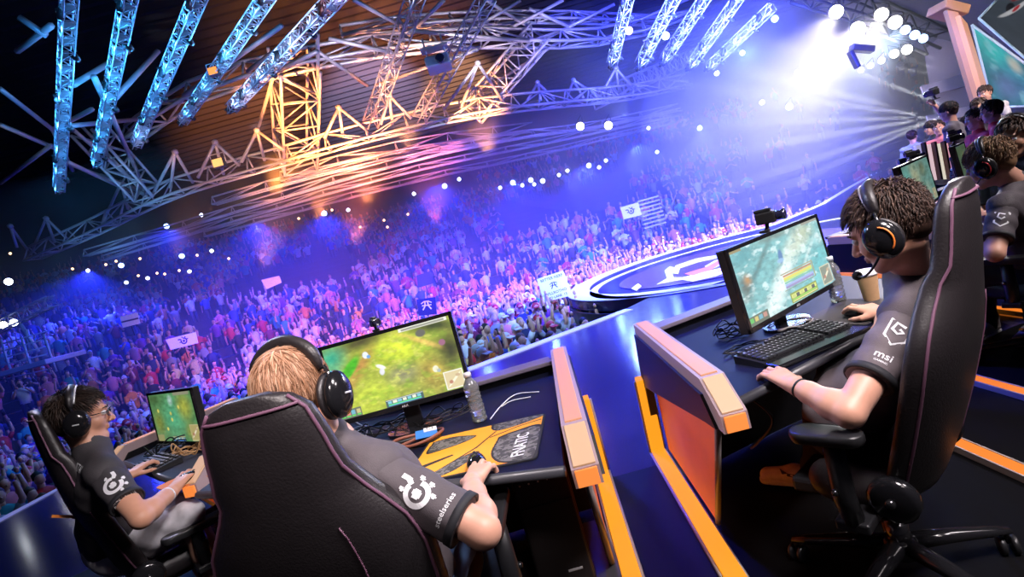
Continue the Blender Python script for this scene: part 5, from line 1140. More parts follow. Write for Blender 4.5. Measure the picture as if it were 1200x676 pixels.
ringpix = [(36, 298), (105, 268), (185, 228), (260, 203), (330, 184), (400, 163), (470, 146), (540, 130), (610, 120), (680, 114), (740, 108), (805, 95)]
RP = spline(up_at(ringpix, 7.0), 3)
truss('long curved ring girder sweeping across the hall under the roof', RP, .75, 1.6, m_steel, .055, 'roof girder', 'ring_girder', four=False)
up1 = spline(up_at([(150, 158), (215, 112), (290, 84), (360, 68), (430, 55), (500, 48), (570, 43), (640, 45), (700, 43), (760, 30), (810, 8)], 9.5), 3)
truss('upper curved double tube girder passing behind the hanging projector', up1, .75, 2.2, m_steel, .07, 'roof girder', 'ring_girder', four=False)
up2 = spline(up_at([(400, 38), (470, 27), (550, 21), (640, 19), (730, 22), (800, 25)], 10.5), 3)
truss('topmost bright tube girder close to the upper picture edge', up2, .5, 2.2, m_steel, .065, 'roof girder', 'ring_girder', four=False)
for lab, a, b, w, z in (('orange lit lattice tower standing between the two ring girders', (347, 188), (345, 70), 1.35, 0), ('broad warm lit lattice leg leaning right from the ring girder', (553, 132), (632, 42), 1.0, 0), ('blue lit lattice arm running up right from the ring girder node', (701, 116), (812, 66), .8, 0), ('bluish lattice arm climbing left from the ring girder node', (172, 226), (100, 148), .8, 0)):
    truss(lab, [F(*a, 7.2), F(*b, 9.5)], w, w * .95, m_steel, .06, 'roof girder', 'lattice_leg')
for lab, pp, z, w in (('upper of the pale catwalk girders under the ring girder', [(100, 297), (190, 271), (300, 238), (400, 208), (520, 176), (620, 157), (700, 146), (795, 125)], 6.2, .35), ('middle of the pale catwalk girders under the ring girder', [(120, 303), (250, 264), (400, 220), (520, 190), (640, 166), (800, 132)], 6.0, .28), ('lowest of the pale catwalk girders above the crowd', [(240, 275), (400, 232), (520, 203), (640, 178), (790, 142)], 5.7, .28), ('pink lit catwalk lattice below the orange roof section', [(330, 208), (440, 178), (540, 160), (625, 149)], 6.8, .5), ('faint violet catwalk lattice low over the middle of the crowd', [(250, 236), (360, 205), (470, 180), (600, 160)], 6.6, .4)):
    truss(lab, spline(up_at(pp, z), 3), w, 2.4, m_steel, .04, 'catwalk', 'catwalk_girder', four=False, group='catwalk girders above the crowd')
def struts(label, apex, feet, za=8.0, zf=7.1, r=.06):
    t = wthing('roof_strut', label, 'roof strut', F(*apex, za), 'bracing pyramids on the ring girder'); A = F(*apex, za)
    for i, f in enumerate(feet): b = MB(); b.tube([A, F(*f, zf)], r, 6); b.build('brace', m_steel, t)
    b = MB(); b.ball(A, r * 2.2, sub=1); b.build('node', m_steel, t)
SN = [((54, 256), [(36, 298), (78, 279), (64, 284)], 'grey bracing pyramid near the left end of the ring girder'), ((12, 265), [(36, 298), (20, 290)], 'dim two legged brace at the left tip of the ring girder'), ((142, 214), [(120, 262), (172, 230), (150, 245)], 'blue lit bracing pyramid behind the second hanging truss'), ((205, 178), [(180, 226), (226, 214), (200, 220)], 'pale bracing pyramid under the third hanging truss'), ((252, 167), [(232, 208), (281, 194), (262, 204)], 'pinkish bracing pyramid beside the square orange lamp'), ((301, 153), [(283, 190), (332, 176), (310, 188)], 'yellow lit bracing pyramid left of the lattice tower'), ((397, 126), [(380, 162), (429, 152), (402, 160)], 'orange lit bracing pyramid right of the lattice tower'), ((456, 112), [(446, 146), (482, 139), (460, 146)], 'white lit bracing pyramid between the ladder trusses'), ((560, 74), [(540, 126), (590, 120), (520, 128)], 'golden lit bracing pyramid right of the white ladder truss'), ((630, 97), [(618, 118), (650, 116), (634, 118)], 'small pink lit bracing pyramid right of the broad lattice leg'), ((672, 94), [(664, 115), (703, 114), (684, 115)], 'small blue bracing pyramid left of the blue lattice arm'), ((722, 80), [(703, 113), (744, 106), (726, 110)], 'blue bracing pyramid on the blue lattice arm node'), ((770, 92), [(742, 107), (806, 96)], 'violet brace where the girder fades into haze')]
for a, f, l in SN: struts(l, a, f)
def tubes(label, segs, z0, z1, r=.07):
    t = wthing('roof_bracing', label, 'roof bracing', F(*segs[0][0], z0))
    for a, b in segs: k = MB(); k.tube([F(*a, z0), F(*b, z1)], r, 6); k.build('tube', m_steel, t)
tubes('dim crossing roof tubes at the left picture edge', [((0, 104), (62, 152)), ((0, 146), (70, 176)), ((62, 152), (108, 128)), ((0, 215), (60, 170)), ((62, 152), (85, 200)), ((20, 60), (60, 30)), ((22, 20), (55, 42))], 9.0, 8.6)
tubes('blue grey roof tubes fanning left from the ring girder node', [((172, 226), (78, 145)), ((172, 226), (75, 190)), ((172, 226), (118, 205)), ((110, 90), (172, 226)), ((75, 148), (160, 140)), ((80, 190), (160, 228)), ((135, 115), (185, 60)), ((85, 100), (150, 60))], 7.4, 9.0)
tubes('long pale roof tubes crossing above the orange lattice tower', [((215, 112), (330, 30)), ((290, 84), (400, 0)), ((320, 86), (372, 60)), ((372, 60), (430, 100)), ((300, 80), (372, 110)), ((320, 90), (300, 160)), ((372, 40), (374, 182)), ((385, 45), (460, 62)), ((440, 100), (560, 58)), ((480, 36), (620, 48))], 9.3, 8.8)
tubes('crossing roof tubes at the top middle of the hall', [((415, 0), (480, 36)), ((520, 0), (470, 50)), ((545, 40), (610, 0)), ((575, 45), (660, 0)), ((640, 45), (570, 0)), ((640, 45), (720, 5)), ((690, 42), (620, 10)), ((640, 45), (600, 95)), ((660, 46), (560, 110))], 9.8, 10.3)
# hanging projector, square lamps and orange stage lamps in the roof
t = wthing('projector', 'pale projector hanging between the two warm ladder trusses', 'projector', P(514, 75, 18)); c = P(514, 75, 18)
b = MB(); b.box(c, (.8, .9, .36), bev=.06); b.build('housing', m_steel, t); b = MB(); b.lathe([(0, -.1), (.13, -.1), (.15, .1), (.11, .12), (0, .1)], 18, Matrix.Translation(c + V3((.1, -.5, -.03))) @ Matrix.Rotation(PI / 2, 4, 'X')); b.build('lens', m_lens, t)
b = MB()
for sx in (-.3, .3): b.tube([c + V3((sx, 0, .18)), c + V3((sx, 0, .9))], .03, 6)
b.box(c + V3((0, 0, .5)), (.9, .5, .05)); b.build('hanger', m_steel, t)
def flood(label, px, py, d, col, e, s=.35):
    c = P(px, py, d); t = wthing('flood_lamp', label, 'lamp', c, 'warm flood lamps in the roof'); b = MB(); b.box(c, (s, s * .6, s * .8), bev=s * .06); b.build('housing', m_lampblack, t); b = MB(); b.box(c + V3((0, -s * .31, 0)), (s * .85, .02, s * .65)); b.build('lens', glow('flood_%d' % len(MATS), col, e), t); b = MB(); b.tube([c + V3((-s * .6, 0, 0)), c + V3((-s * .6, 0, s * .8)), c + V3((s * .6, 0, s * .8)), c + V3((s * .6, 0, 0))], s * .05, 5); b.build('yoke', m_steel, t)
flood('square amber lamp on the ring girder left of the lattice tower', 257, 191, 20, (1, .5, .15), 1.6, .42); flood('orange lamp beside the fourth blue truss', 251, 84, 13.5, (1, .3, .08), 1.5, .25); flood('orange lamp at the fifth truss near the tubular node', 338, 62, 13.5, (1, .35, .08), 1.5, .26)
# ---------------------------------------------------------------- round stage lamps
def make_lamp(label, c, aim, r, m, group, name='stage_lamp'):
    """A par-can: housing, lens, yoke; c the lens centre, aimed along aim."""
    t = wthing(name, label, 'stage light', c, group); d = V3(aim).normalized(); A = frame(c, d.orthogonal(), d.cross(d.orthogonal()))
    b = MB(); b.lathe([(0, -2.0 * r), (.55 * r, -2.0 * r), (.8 * r, -1.5 * r), (1.08 * r, -.1 * r), (1.12 * r, .12 * r), (1.0 * r, .12 * r), (1.0 * r, 0)], 16, A); b.build('housing', m_lampblack, t)
    b = MB(); b.lathe([(0, .16 * r), (.5 * r, .12 * r), (1.0 * r, .02 * r)], 16, A); b.build('lens', m, t)
    b = MB(); x = V3(A.col[0][:3]); b.tube([V3(c) - d * r + x * 1.25 * r, V3(c) - d * r + x * 1.25 * r + V3((0, 0, 1.7 * r)), V3(c) - d * r - x * 1.25 * r + V3((0, 0, 1.7 * r)), V3(c) - d * r - x * 1.25 * r], .1 * r, 5); b.build('yoke', m_lampblack, t); return t
LW = glow('lamp_white', (1, .95, .92), 14); LB = glow('lamp_blue', (.30, .45, 1), 12); LBw = glow('lamp_blue_white', (.65, .72, 1), 9); LA = glow('lamp_amber', (1, .55, .3), 5); LV = glow('lamp_violet', (.6, .45, 1), 9)
BIG = [(980, 14, .21, LW, 'dazzling white lamp farthest left under the dark upper right rig'), (1005, 33, .20, LW, 'dazzling white lamp left of the short black bracket'), (1022, 43, .17, LW, 'white lamp just right of the short black bracket'), (1033, 17, .20, LW, 'white lamp at the top of the upper right rig'), (1049, 26, .20, LW, 'white lamp left of the row of blue lamps'), (1061, 35, .14, LB, 'first blue lamp of the row at the upper right'), (1072, 41, .14, LB, 'second blue lamp of the row at the upper right'), (1082, 45, .13, LB, 'last blue lamp of the row beside the tan pillar'),
       (1048, 63, .13, LW, 'small white lamp low in the haze, left of a pair'), (1063, 58, .15, LW, 'small white lamp low in the haze, right of a pair'), (1033, 71, .10, LBw, 'tiny lamp right of three in the haze'), (1020, 77, .09, LBw, 'tiny lamp middle of three in the haze'), (1009, 82, .09, LBw, 'tiny lamp left of three in the haze')]
for px, py, r, m, lb in BIG: c = P(px, py, 14); make_lamp(lb, c, V3((0, 0, 1.2)) - c + V3((-1.5, 2, -1)), r * .78, m, 'stage lights at the upper right')
for px, py, lb, m in ((737, 36, 'violet lamp beside the leftmost bright truss', LV), (780, 42, 'white lamp beside the second bright truss', LBw)): c = P(px, py, 14.5); make_lamp(lb, c, V3((0, 0, 1.2)) - c, .10, m, 'lamps on the bright trusses')
for px, py, lb, m in ((10, 330, 'white lamp high at the left picture edge', LBw), (4, 381, 'white lamp above the railed platform at the left picture edge', LW), (16, 378, 'small white lamp beside another above the railed platform', LBw)): c = P(px, py, 19); make_lamp(lb, c, V3((0, 0, 1.2)) - c, .12, m, 'white lamps at the left edge')
for px, py, lb in ((680, 148, 'bright lamp hanging on the catwalk over the right crowd, left of two'), (713, 147, 'bright lamp hanging on the catwalk over the right crowd, right of two')): c = P(px, py, 24); make_lamp(lb, c, V3((1.6, 7.3, 0)) - c, .17, LW, 'lamps on the catwalk over the crowd')
DOTS = [(195, 265), (236, 252), (103, 317), (142, 311), (148, 331), (173, 326), (213, 300), (248, 294), (222, 318), (380, 250), (408, 246), (485, 227), (521, 218), (538, 210), (586, 220), (601, 214), (612, 217), (626, 216), (636, 212), (655, 205), (665, 200), (690, 194), (702, 196), (710, 188), (622, 211), (760, 150), (770, 178), (820, 150), (840, 86), (870, 62), (908, 22), (934, 85), (950, 97), (925, 125), (893, 120)]
AMB = [(12, 297), (85, 315), (124, 310), (136, 306), (162, 323), (193, 321), (210, 317), (231, 299), (184, 320), (268, 303), (350, 256), (389, 246), (450, 258), (454, 266), (478, 251), (422, 266), (164, 303)]
for i, (px, py) in enumerate(DOTS): c = P(px, py, 27 if px < 830 else 20); make_lamp('small blue white lamp among the row high behind the crowd', c, V3((2, 6, 0)) - c, .085 if i % 3 else .12, LB if i % 3 == 0 else LBw, 'blue white lamps along the rear of the hall')
for i, (px, py) in enumerate(AMB): c = P(px, py, 28); make_lamp('tiny amber lamp among the row high behind the crowd', c, V3((2, 6, 0)) - c, .06, LA, 'amber lamps along the rear of the hall')
b = MB(); q = P(1010, 57, 13.5); b.box(q, (.55, .2, .16), Euler((0, .35, 0)).to_matrix(), .02); b.box(q + V3((-.25, 0, -.2)), (.1, .16, .45), Euler((0, -.25, 0)).to_matrix(), .02); tag(b.build('lamp_bracket', m_lampblack), 'short black bracket hanging between white lamps at the upper right', 'bracket')
truss('dark lamp rig carrying the white and blue lamps at upper right', [P(935, -12, 15), P(1010, 10, 15), P(1100, 50, 15)], .5, .55, m_lampblack, .04)
# ---------------------------------------------------------------- far right: walls, pillar, screens, booth
def quad_slab(name, corners, th, m, parent=None):
    c = [V3(p) for p in corners]; n = (c[1] - c[0]).cross(c[3] - c[0]).normalized() * th; b = MB(); vs = c + [p + n for p in c]; b.add(vs, [(0, 1, 2, 3), (7, 6, 5, 4), (0, 4, 5, 1), (1, 5, 6, 2), (2, 6, 7, 3), (3, 7, 4, 0)], 0, False); return b.build(name, m, parent)
m_grey = mat('grey_wall', (0.16, 0.13, 0.16), 0.7, noise=.15, nscale=1.5)
tag(quad_slab('wall_right', [P(1085, 60, 16), P(1110, 210, 16), P(1330, 190, 13), P(1300, -120, 13)], .2, m_grey), kind='structure')
tag(quad_slab('ceiling', [P(868, -40, 17), P(1112, 68, 17), P(1330, -60, 9), P(1120, -190, 9)], .2, mat('rig_ceiling', (.05, .045, .055), .7, noise=.3, nscale=1)), kind='structure')
tag(quad_slab('trim_4', [P(1078, 102, 15.7), P(1082, 114, 15.7), P(1150, 96, 15.2), P(1146, 82, 15.2)], .1, mat('pale_band', (.45, .38, .48), .6)), kind='structure')
tag(quad_slab('trim_5', [P(1085, 136, 15.7), P(1087, 146, 15.7), P(1150, 132, 15.2), P(1148, 122, 15.2)], .1, mat('pale_band', (.45, .38, .48), .6)), kind='structure')
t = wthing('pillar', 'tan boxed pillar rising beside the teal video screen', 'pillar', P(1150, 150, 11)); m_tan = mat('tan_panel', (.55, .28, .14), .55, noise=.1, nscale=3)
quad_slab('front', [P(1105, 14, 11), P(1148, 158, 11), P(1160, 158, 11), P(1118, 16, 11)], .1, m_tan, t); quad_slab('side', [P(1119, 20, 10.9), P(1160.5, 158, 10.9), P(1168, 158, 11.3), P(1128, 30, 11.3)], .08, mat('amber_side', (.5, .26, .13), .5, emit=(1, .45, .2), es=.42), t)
b = MB(); b.tube([P(1112, 16, 10.95), P(1154, 158, 10.95)], .022, 6); b.build('seam', m_lampblack, t); b = MB(); b.box(P(1111, 13, 11.1), (.5, .5, .18), Euler((0, .5, 0)).to_matrix(), .02); b.build('top_cap', m_tan, t)
def pic_art():
    p = Paint(120, 90, (.02, .16, .22), 41); p.blob(.15, .1, .4, .5, (.02, .42, .42), 20, 1); p.blob(.45, .4, .3, .4, (.05, .25, .38), 0, .9); p.blob(.40, .22, .12, .22, (.6, .55, .45), -20, .8); p.blob(.72, .6, .16, .3, (.75, .72, .6), -10, .9); p.blob(.55, .7, .3, .35, (.06, .16, .40), 0, .9); p.blob(.25, .7, .25, .4, (.10, .16, .35), 0, .9); p.patches((.25, .5, .6), 7, .6, .4); p.noise(.3, 10); return p.result()
def pic_talk():
    p = Paint(120, 90, (.06, .08, .10), 43); p.blob(.17, .0, .09, .16, (.60, .2, .16), 0, 1, .5); p.blob(.17, .10, .03, .07, (.2, .02, .02), 0, 1, .4); p.blob(.185, .34, .05, .17, (.005, .005, .005), -20, 1, .2); p.blob(.225, .34, .03, .4, (.75, .75, .78), 30, 1, .3); p.blob(.235, .3, .02, .12, (.6, .02, .03), 20, 1, .3); p.noise(.2, 8); return p.result()
def wall_screen(label, corners, pic, e, th=.12):
    t = wthing('video_screen', label, 'screen', corners[1]); c = [V3(p) for p in corners]; H, W = pic.shape[:2]; V = []
    n = (c[1] - c[0]).cross(c[3] - c[0]).normalized()
    if n.dot(EYEP - c[0]) < 0: n = -n
    for j in range(H):
        for i in range(W): u, v = i / (W - 1), j / (H - 1); V.append((c[0].lerp(c[3], u)).lerp(c[1].lerp(c[2], u), v) + n * .01)
    I = np.arange(W * H).reshape(H, W); link('picture', np_mesh('picture', np.array(V), np.stack([I[:-1, :-1].ravel(), I[1:, :-1].ravel(), I[1:, 1:].ravel(), I[:-1, 1:].ravel()], 1), screen_mat('screen_%d' % len(MATS), e), pic.reshape(-1, 3), 'picture', False), t)
    b = MB(); vs = c + [p - n * th for p in c]; b.add(vs, [(0, 1, 2, 3), (7, 6, 5, 4), (0, 4, 5, 1), (1, 5, 6, 2), (2, 6, 7, 3), (3, 7, 4, 0)], 0, False); b.build('cabinet', m_lampblack, t)
    b = MB()
    for k in range(4): b.tube([c[k] + n * .01, c[(k + 1) % 4] + n * .01], .025, 6)
    b.build('rim', mat('pale_rim', (.55, .7, .72), .4), t)
wall_screen('large teal video screen with blurred artwork right of the tan pillar', [P(1139, 29, 11.5), P(1164, 126, 11.5), P(1262, 122, 10.6), P(1262, 119, 10.6)], pic_art(), .95)
wall_screen('grey upper video screen showing a mouth and black microphone', [P(1172, -4, 11.9), P(1147, 22, 11.9), P(1268, 126, 10.9), P(1290, -6, 10.9)], pic_talk(), .5)
t = wthing('booth_panel', 'row of white and pink lit panels with dark red posts behind the monitors', 'panel', P(1095, 215, 6.4))
cols = [(.45, .42, .75), (.85, .62, .68), (.85, .8, .65), (.85, .4, .45)]; xs = [1070, 1081, 1093, 1104, 1113]
for i in range(4):
    y0 = 171 - i * .6; y1 = 214 - i * 2
    quad_slab('panel', [P(xs[i], y0, 6.4), P(xs[i] + 9, y1 + 3, 6.4), P(xs[i + 1] + 6, y1, 6.4), P(xs[i + 1] - 2.5, y0 - 1, 6.4)], .04, mat('panel_%d' % i, cols[i], .5, emit=cols[i], es=.8), t)
    quad_slab('post', [P(xs[i + 1] - 2.5, y0 - 3, 6.35), P(xs[i + 1] + 6.5, y1 + 6, 6.35), P(xs[i + 1] + 8.8, y1 + 5, 6.35), P(xs[i + 1] - .2, y0 - 3, 6.35)], .06, mat('dark_red', (.09, .02, .02), .5), t)
b = MB(); b.box(P(1104, 219, 5.6), (.55, .35, .10), Euler((.2, .1, .4)).to_matrix(), .01); b.box(P(1103, 224, 5.6), (.62, .42, .05), Euler((0, 0, .4)).to_matrix(), .01); tag(b.build('control_console', m_black), 'black sloped console below the white lit panels', 'console')
b = MB(); b.box(P(1104, 226, 5.5) - V3((0, 0, .33)), (.75, .5, .5), Euler((0, 0, .4)).to_matrix(), .01); tag(b.build('equipment_case', m_black), 'black case carrying the sloped console behind the teal map monitor', 'case')
for (px, py, d, lb) in ((1062, 197, 6.5, 'small black camera on the left end of the booth panels'), (1118, 163, 7.2, 'long black camera beside the hip of the person in grey'), (1074, 192, 6.0, 'black camera just above the teal map monitor')): make_camera(lb, P(px, py, d), 1.2, 1.0)
# ---------------------------------------------------------------- left platform with railing
t = wthing('camera_platform', 'dark railed camera platform at the left picture edge', 'platform', P(20, 430, 17)); b = MB(); b.box(P(12, 436, 17), (3.6, 1.6, .15), bev=.02); b.build('deck', m_steel, t)
for k in range(6):
    b = MB(); b.tube([P(-30, 412 + k * 8, 16.5), P(55, 388 + k * 9, 16.5)], .022, 6); b.build('rail', m_steel, t)
for px in (4, 28, 54): b = MB(); b.tube([P(px - 3, 398 - px * .12, 16.5), P(px + 12, 446 - px * .2, 16.5)], .035, 6); b.build('post', m_steel, t)
for a, c2 in (((24, 380), (45, 412)), ((31, 386), (36, 415))): b = MB(); b.tube([P(*a, 17), P(*c2, 17)], .06, 6); b.build('jib', m_steel, t)
truss('grey lamp truss above the railed platform at the left edge', [P(-20, 392, 19), P(62, 352, 19)], .35, .4, m_steel, .03)
# ---------------------------------------------------------------- placards in the crowd
m_card = mat('white_card', (.85, .86, .88), .7, noise=.05, nscale=5); m_ink = mat('marker_ink', (.05, .03, .12), .7)
def placard(label, corners, m, lines=(), ink=None, border=True):
    c = [V3(p) for p in corners]; t = wthing('placard', label, 'sign', (c[1] + c[2]) / 2); n = (c[3] - c[0]).cross(c[1] - c[0]).normalized()
    if n.dot(EYEP - c[0]) < 0: n = -n
    b = MB(); vs = c + [p - n * .02 for p in c]; b.add(vs, [(0, 1, 2, 3), (7, 6, 5, 4), (0, 4, 5, 1), (1, 5, 6, 2), (2, 6, 7, 3), (3, 7, 4, 0)], 0, False); b.build('board', m, t)
    mid_ = (c[0] + c[1] + c[2] + c[3]) / 4; A = frame(mid_ + n * .006, (c[3] - c[0]), (c[0] - c[1]))
    if A.to_3x3().col[2].dot(n) < 0: A = frame(mid_ + n * .006, (c[0] - c[3]), (c[0] - c[1]))
    for tx, s, x, y in lines:
        if isinstance(tx, str): vs, fs = text_mesh(tx, s); pts = [A @ V3((v.x + x, v.y + y, 0)) for v in vs]
        else: pts = [A @ V3((v[0] * s + x, v[1] * s + y, 0)) for v in tx[0]]; fs = tx[1]
        b = MB(); b.add(pts, fs, 0, False); b.build('lettering', ink or m_ink, t)
    b = MB(); b.tube([(c[1] + c[2]) / 2, (c[1] + c[2]) / 2 - V3((0, 0, .35))], .015, 6); b.build('handle', m_plastic, t); return t
def claw():
    sh = [polyline2d([(-.5, .25), (-.2, .42), (.2, .42), (.5, .25)], .1), polyline2d([(-.12, .36), (-.16, .0), (-.4, -.35)], .13), polyline2d([(.12, .36), (.16, .0), (.4, -.35)], .13), polyline2d([(-.45, .05), (.45, .05)], .1)]; vs, fs = [], []
    for v, f in sh: n = len(vs); vs += v; fs += [tuple(i + n for i in q) for q in f]
    return vs, fs
placard('white cardboard sign lettered BETTER NERF held up in the front crowd', [P(629, 327, 12.2), P(638, 354, 12.2), P(671, 346, 12.2), P(660, 317, 12.2)], m_card, [('BETTER NERF', .085, 0, .20), (claw(), .17, 0, .03), ('WILLROTHO', .085, 0, -.12), ('MID LANE  13', .075, 0, -.22)])
placard('dark blue flag with a pale claw mark above the meadow monitor', [P(488, 351, 13.5), P(491, 370, 13.5), P(512, 368, 13.5), P(510, 348, 13.5)], mat('navy_flag', (.01, .02, .09), .7), [(claw(), .26, 0, .02)], m_letter)
placard('small white banner in the crowd at the far left', [P(140, 371, 19), P(144, 384, 19), P(164, 379, 19), P(161, 366, 19)], m_card, [(([(-.3, .02), (.3, .02), (.3, -.03), (-.3, -.03)], [(0, 1, 2, 3)]), 1, 0, 0)])
placard('wide white banner above the dark crowd left of the blond head', [P(194, 398, 16), P(200, 410, 16), P(232, 402, 16), P(229, 389, 16)], m_card, [(gear_logo(), 2.2, .05, 0)])
placard('pale sign held up in the middle distance above the blond head', [P(306, 328, 21), P(312, 339, 21), P(330, 331, 21), P(327, 323, 21)], m_card, [])
placard('bright white board on a pole before the stairs at the right', [P(727, 243, 24), P(731, 257, 24), P(752, 252, 24), P(748, 237, 24)], m_card, [(gear_logo(), 3, 0, 0)])
placard('small dark sign standing in the crowd left of the navy flag', [P(488, 323, 20), P(490, 337, 20), P(508, 332, 20), P(506, 317, 20)], mat('navy_flag', (.01, .02, .09), .7), [])
# steps leading up through the seats at the right
t = wthing('stair_flight', 'pale steps climbing through the seats right of the white board', 'stairs', P(766, 262, 25))
for k in range(8): b = MB(); b.box(P(767 - k * 1.2, 264 - k * 4.4, 25), (1.0, .28, .07)); b.build('step', m_steel, t)
# ---------------------------------------------------------------- the crowd
SHIRTS = [('white', (.75, .76, .80)), ('black', (.015, .015, .02)), ('grey', (.28, .28, .30)), ('navy', (.02, .03, .14)), ('royal blue', (.03, .08, .55)), ('teal', (.03, .32, .35)), ('red', (.6, .03, .05)), ('maroon', (.20, .02, .05)), ('orange', (.75, .22, .04)), ('pale yellow', (.75, .62, .25)), ('purple', (.22, .05, .40)), ('pink', (.75, .22, .35))]
HAIRS = [('black hair', (.012, .01, .01)), ('brown hair', (.09, .04, .02)), ('blond hair', (.5, .3, .12)), ('a white cap', (.7, .7, .75)), ('a red cap', (.5, .03, .03))]
POSES = ['arms at the sides', 'hands clapping', 'one arm raised', 'both arms raised', 'holding up a phone']
m_cskin = mat('crowd_skin', (.66, .36, .26), .5); m_cjean = mat('crowd_jeans', (.03, .04, .09), .8)
HM = [mat('crowd_' + h.replace(' ', '_'), c, .6) for h, c in HAIRS]; SM = [mat('top_' + s.replace(' ', '_'), c, .75, noise=.12, nscale=14) for s, c in SHIRTS]
def ell_ring(c, rx, ry, n=10): return [V3((c[0] + rx * math.cos(2 * PI * k / n), c[1] + ry * math.sin(2 * PI * k / n), c[2])) for k in range(n)]
def crowd_body(pose, cap, lo=False):
    """1.75 m figure facing -y."""
    b = MB(); n = 6 if lo else 10; q = 5 if lo else 7; sub = 1 if lo else 2
    b.ball((0, -.01, 1.62), (.078, .095, .115), 0, sub); 
    if not lo: b.ball((0, -.105, 1.60), (.014, .018, .02), 0, 1); b.ball((-.08, 0, 1.61), (.015, .02, .03), 0, 1); b.ball((.08, 0, 1.61), (.015, .02, .03), 0, 1)
    b.ball((0, .018, 1.665), (.086, .098, .095), 1, sub)
    if cap and not lo: b.box((0, -.12, 1.665), (.13, .12, .014), Euler((.15, 0, 0)).to_matrix(), 0, 1)
    b.tube([(0, .01, 1.42), (0, 0, 1.56)], .052, n, 0)
    b.loft([ell_ring((0, 0, z), rx, ry, n) for z, rx, ry in ((.92, .165, .11), (1.05, .15, .105), (1.22, .185, .115), (1.36, .20, .105), (1.43, .15, .08), (1.475, .07, .06))], 2)
    for s in (-1, 1):
        b.tube([(s * .085, 0, .95), (s * .095, -.01, .5), (s * .10, .02, .08)], [.085, .062, .045], n, 3)
        if not lo: b.tube([(s * .10, .04, .035), (s * .105, -.16, .03)], [.042, .035], 6, 3)
        up = (pose == 3) or (pose == 2 and s > 0); ph = pose == 4
        sh = V3((s * .195, 0, 1.37))
        if up: el, wr, ha = V3((s * .30, -.06, 1.58)), V3((s * .26, -.10, 1.83)), V3((s * .25, -.11, 1.93))
        elif pose == 1: el, wr, ha = V3((s * .28, -.10, 1.13)), V3((s * .10, -.32, 1.24)), V3((s * .03, -.36, 1.30))
        elif ph: el, wr, ha = V3((s * .27, -.14, 1.20)), V3((s * .12, -.30, 1.44)), V3((s * .05, -.32, 1.52))
        else: el, wr, ha = V3((s * .26, .03, 1.12)), V3((s * .27, -.05, .90)), V3((s * .27, -.07, .82))
        mid_ = sh.lerp(el, .72); b.tube([sh, mid_], [.065, .055], q, 2); b.tube([sh.lerp(el, .6), el, wr], [.044, .040, .028], q, 0); b.ball(wr.lerp(ha, .7), (.034, .03, .05), 0, 1)
    if pose == 4: b.box((0, -.335, 1.55), (.075, .012, .14), bev=.004, mi=1)
    return b
def in_poly(x, y, poly):
    c = False; j = len(poly) - 1
    for i in range(len(poly)):
        xi, yi = poly[i]; xj, yj = poly[j]
        if ((yi > y) != (yj > y)) and x < (xj - xi) * (y - yi) / (yj - yi) + xi: c = not c
        j = i
    return c
rc = random.Random(77); spots = []
FRONT = [(560, 414), (577, 404), (594, 396), (606, 389), (622, 378), (645, 374), (662, 368), (683, 373), (672, 380), (694, 366), (552, 398), (570, 386), (590, 376), (610, 362)]
for px, py in FRONT:
    for k in range(200):
        d = 9 + k * .03; p = P(px, py, d)
        if p.z <= ZC + 1.62: break
    spots.append((p.x, p.y, ZC, d))
y = 5.0
while y < 22.5:
    x = -22.0
    while x < 26:
        X = x + rc.uniform(-.16, .16); Y = y + rc.uniform(-.16, .16); x += .56
        r = math.hypot(X - TC[0], Y - TC[1])
        if r > 19.6 or (in_poly(X, Y, outline)): continue
        near = any(in_poly(X + dx, Y + dy, outline) for dx, dy in ((.3, 0), (-.3, 0), (0, .3), (0, -.3)))
        if near: continue
        if rc.random() < .08 or any(math.hypot(X - a, Y - b_) < .42 for a, b_, _, _ in spots[:13]): continue
        px, py, d = project((X, Y, -.3))
        if d > 0 and -30 < px < 1230 and -30 < py < 720: spots.append((X, Y, ZC, d))
    y += .60
for k, (r, z) in enumerate(TIER[:-1]):
    a = A0; 
    while a < A1:
        a += .60 / r * rc.uniform(.85, 1.25); rr = r + .55 + rc.uniform(-.1, .1); X, Y = TC[0] + rr * math.cos(a), TC[1] + rr * math.sin(a)
        ai = (math.degrees(a)) % 14
        if ai < 1.1: continue                       # stairways stay free
        if r > 29 and value_noise(64, 64, 9, 5)[int((a - A0) / (A1 - A0) * 60) % 64, k * 2] < .47: continue   # empty blocks of seats
        px, py, d = project((X, Y, z + .9))
        if px > 870 and rc.random() < .88: continue     # mostly empty stands at the far right
        if d > 0 and -30 < px < 1230 and -30 < py < 700: spots.append((X, Y, z - .38, d))
def hidden(px, py):      # standing behind the chairs, desks and monitors in the foreground
    return in_poly(px, py, [(258, 700), (258, 480), (275, 470), (310, 462), (312, 405), (395, 402), (530, 365), (556, 432), (740, 362), (860, 400), (1250, 380), (1250, 700)]) or in_poly(px, py, [(30, 700), (34, 492), (68, 492), (70, 460), (120, 458), (125, 525), (168, 500), (168, 460), (225, 455), (250, 525), (262, 700)]) or in_poly(px, py, [(848, 300), (960, 252), (1000, 225), (1060, 205), (1250, 150), (1250, 420), (850, 420)]) or not (0 < px < 1200 and 0 < py < 670)
spots.sort(key=lambda s: s[3])
near_list, far_list = [], []
for s in spots:
    px, py, d = project((s[0], s[1], s[2] + 1.6))
    if len(near_list) < 300 and not hidden(px, py): near_list.append(s)
    else: far_list.append(s)
combos = [(a, b_, c) for a in range(12) for b_ in range(5) for c in range(5)]; rc.shuffle(combos)
WT = [5, 4, 2, 3, 3, 2, 3, 1, 2, 1, 2, 2]
cache = {}
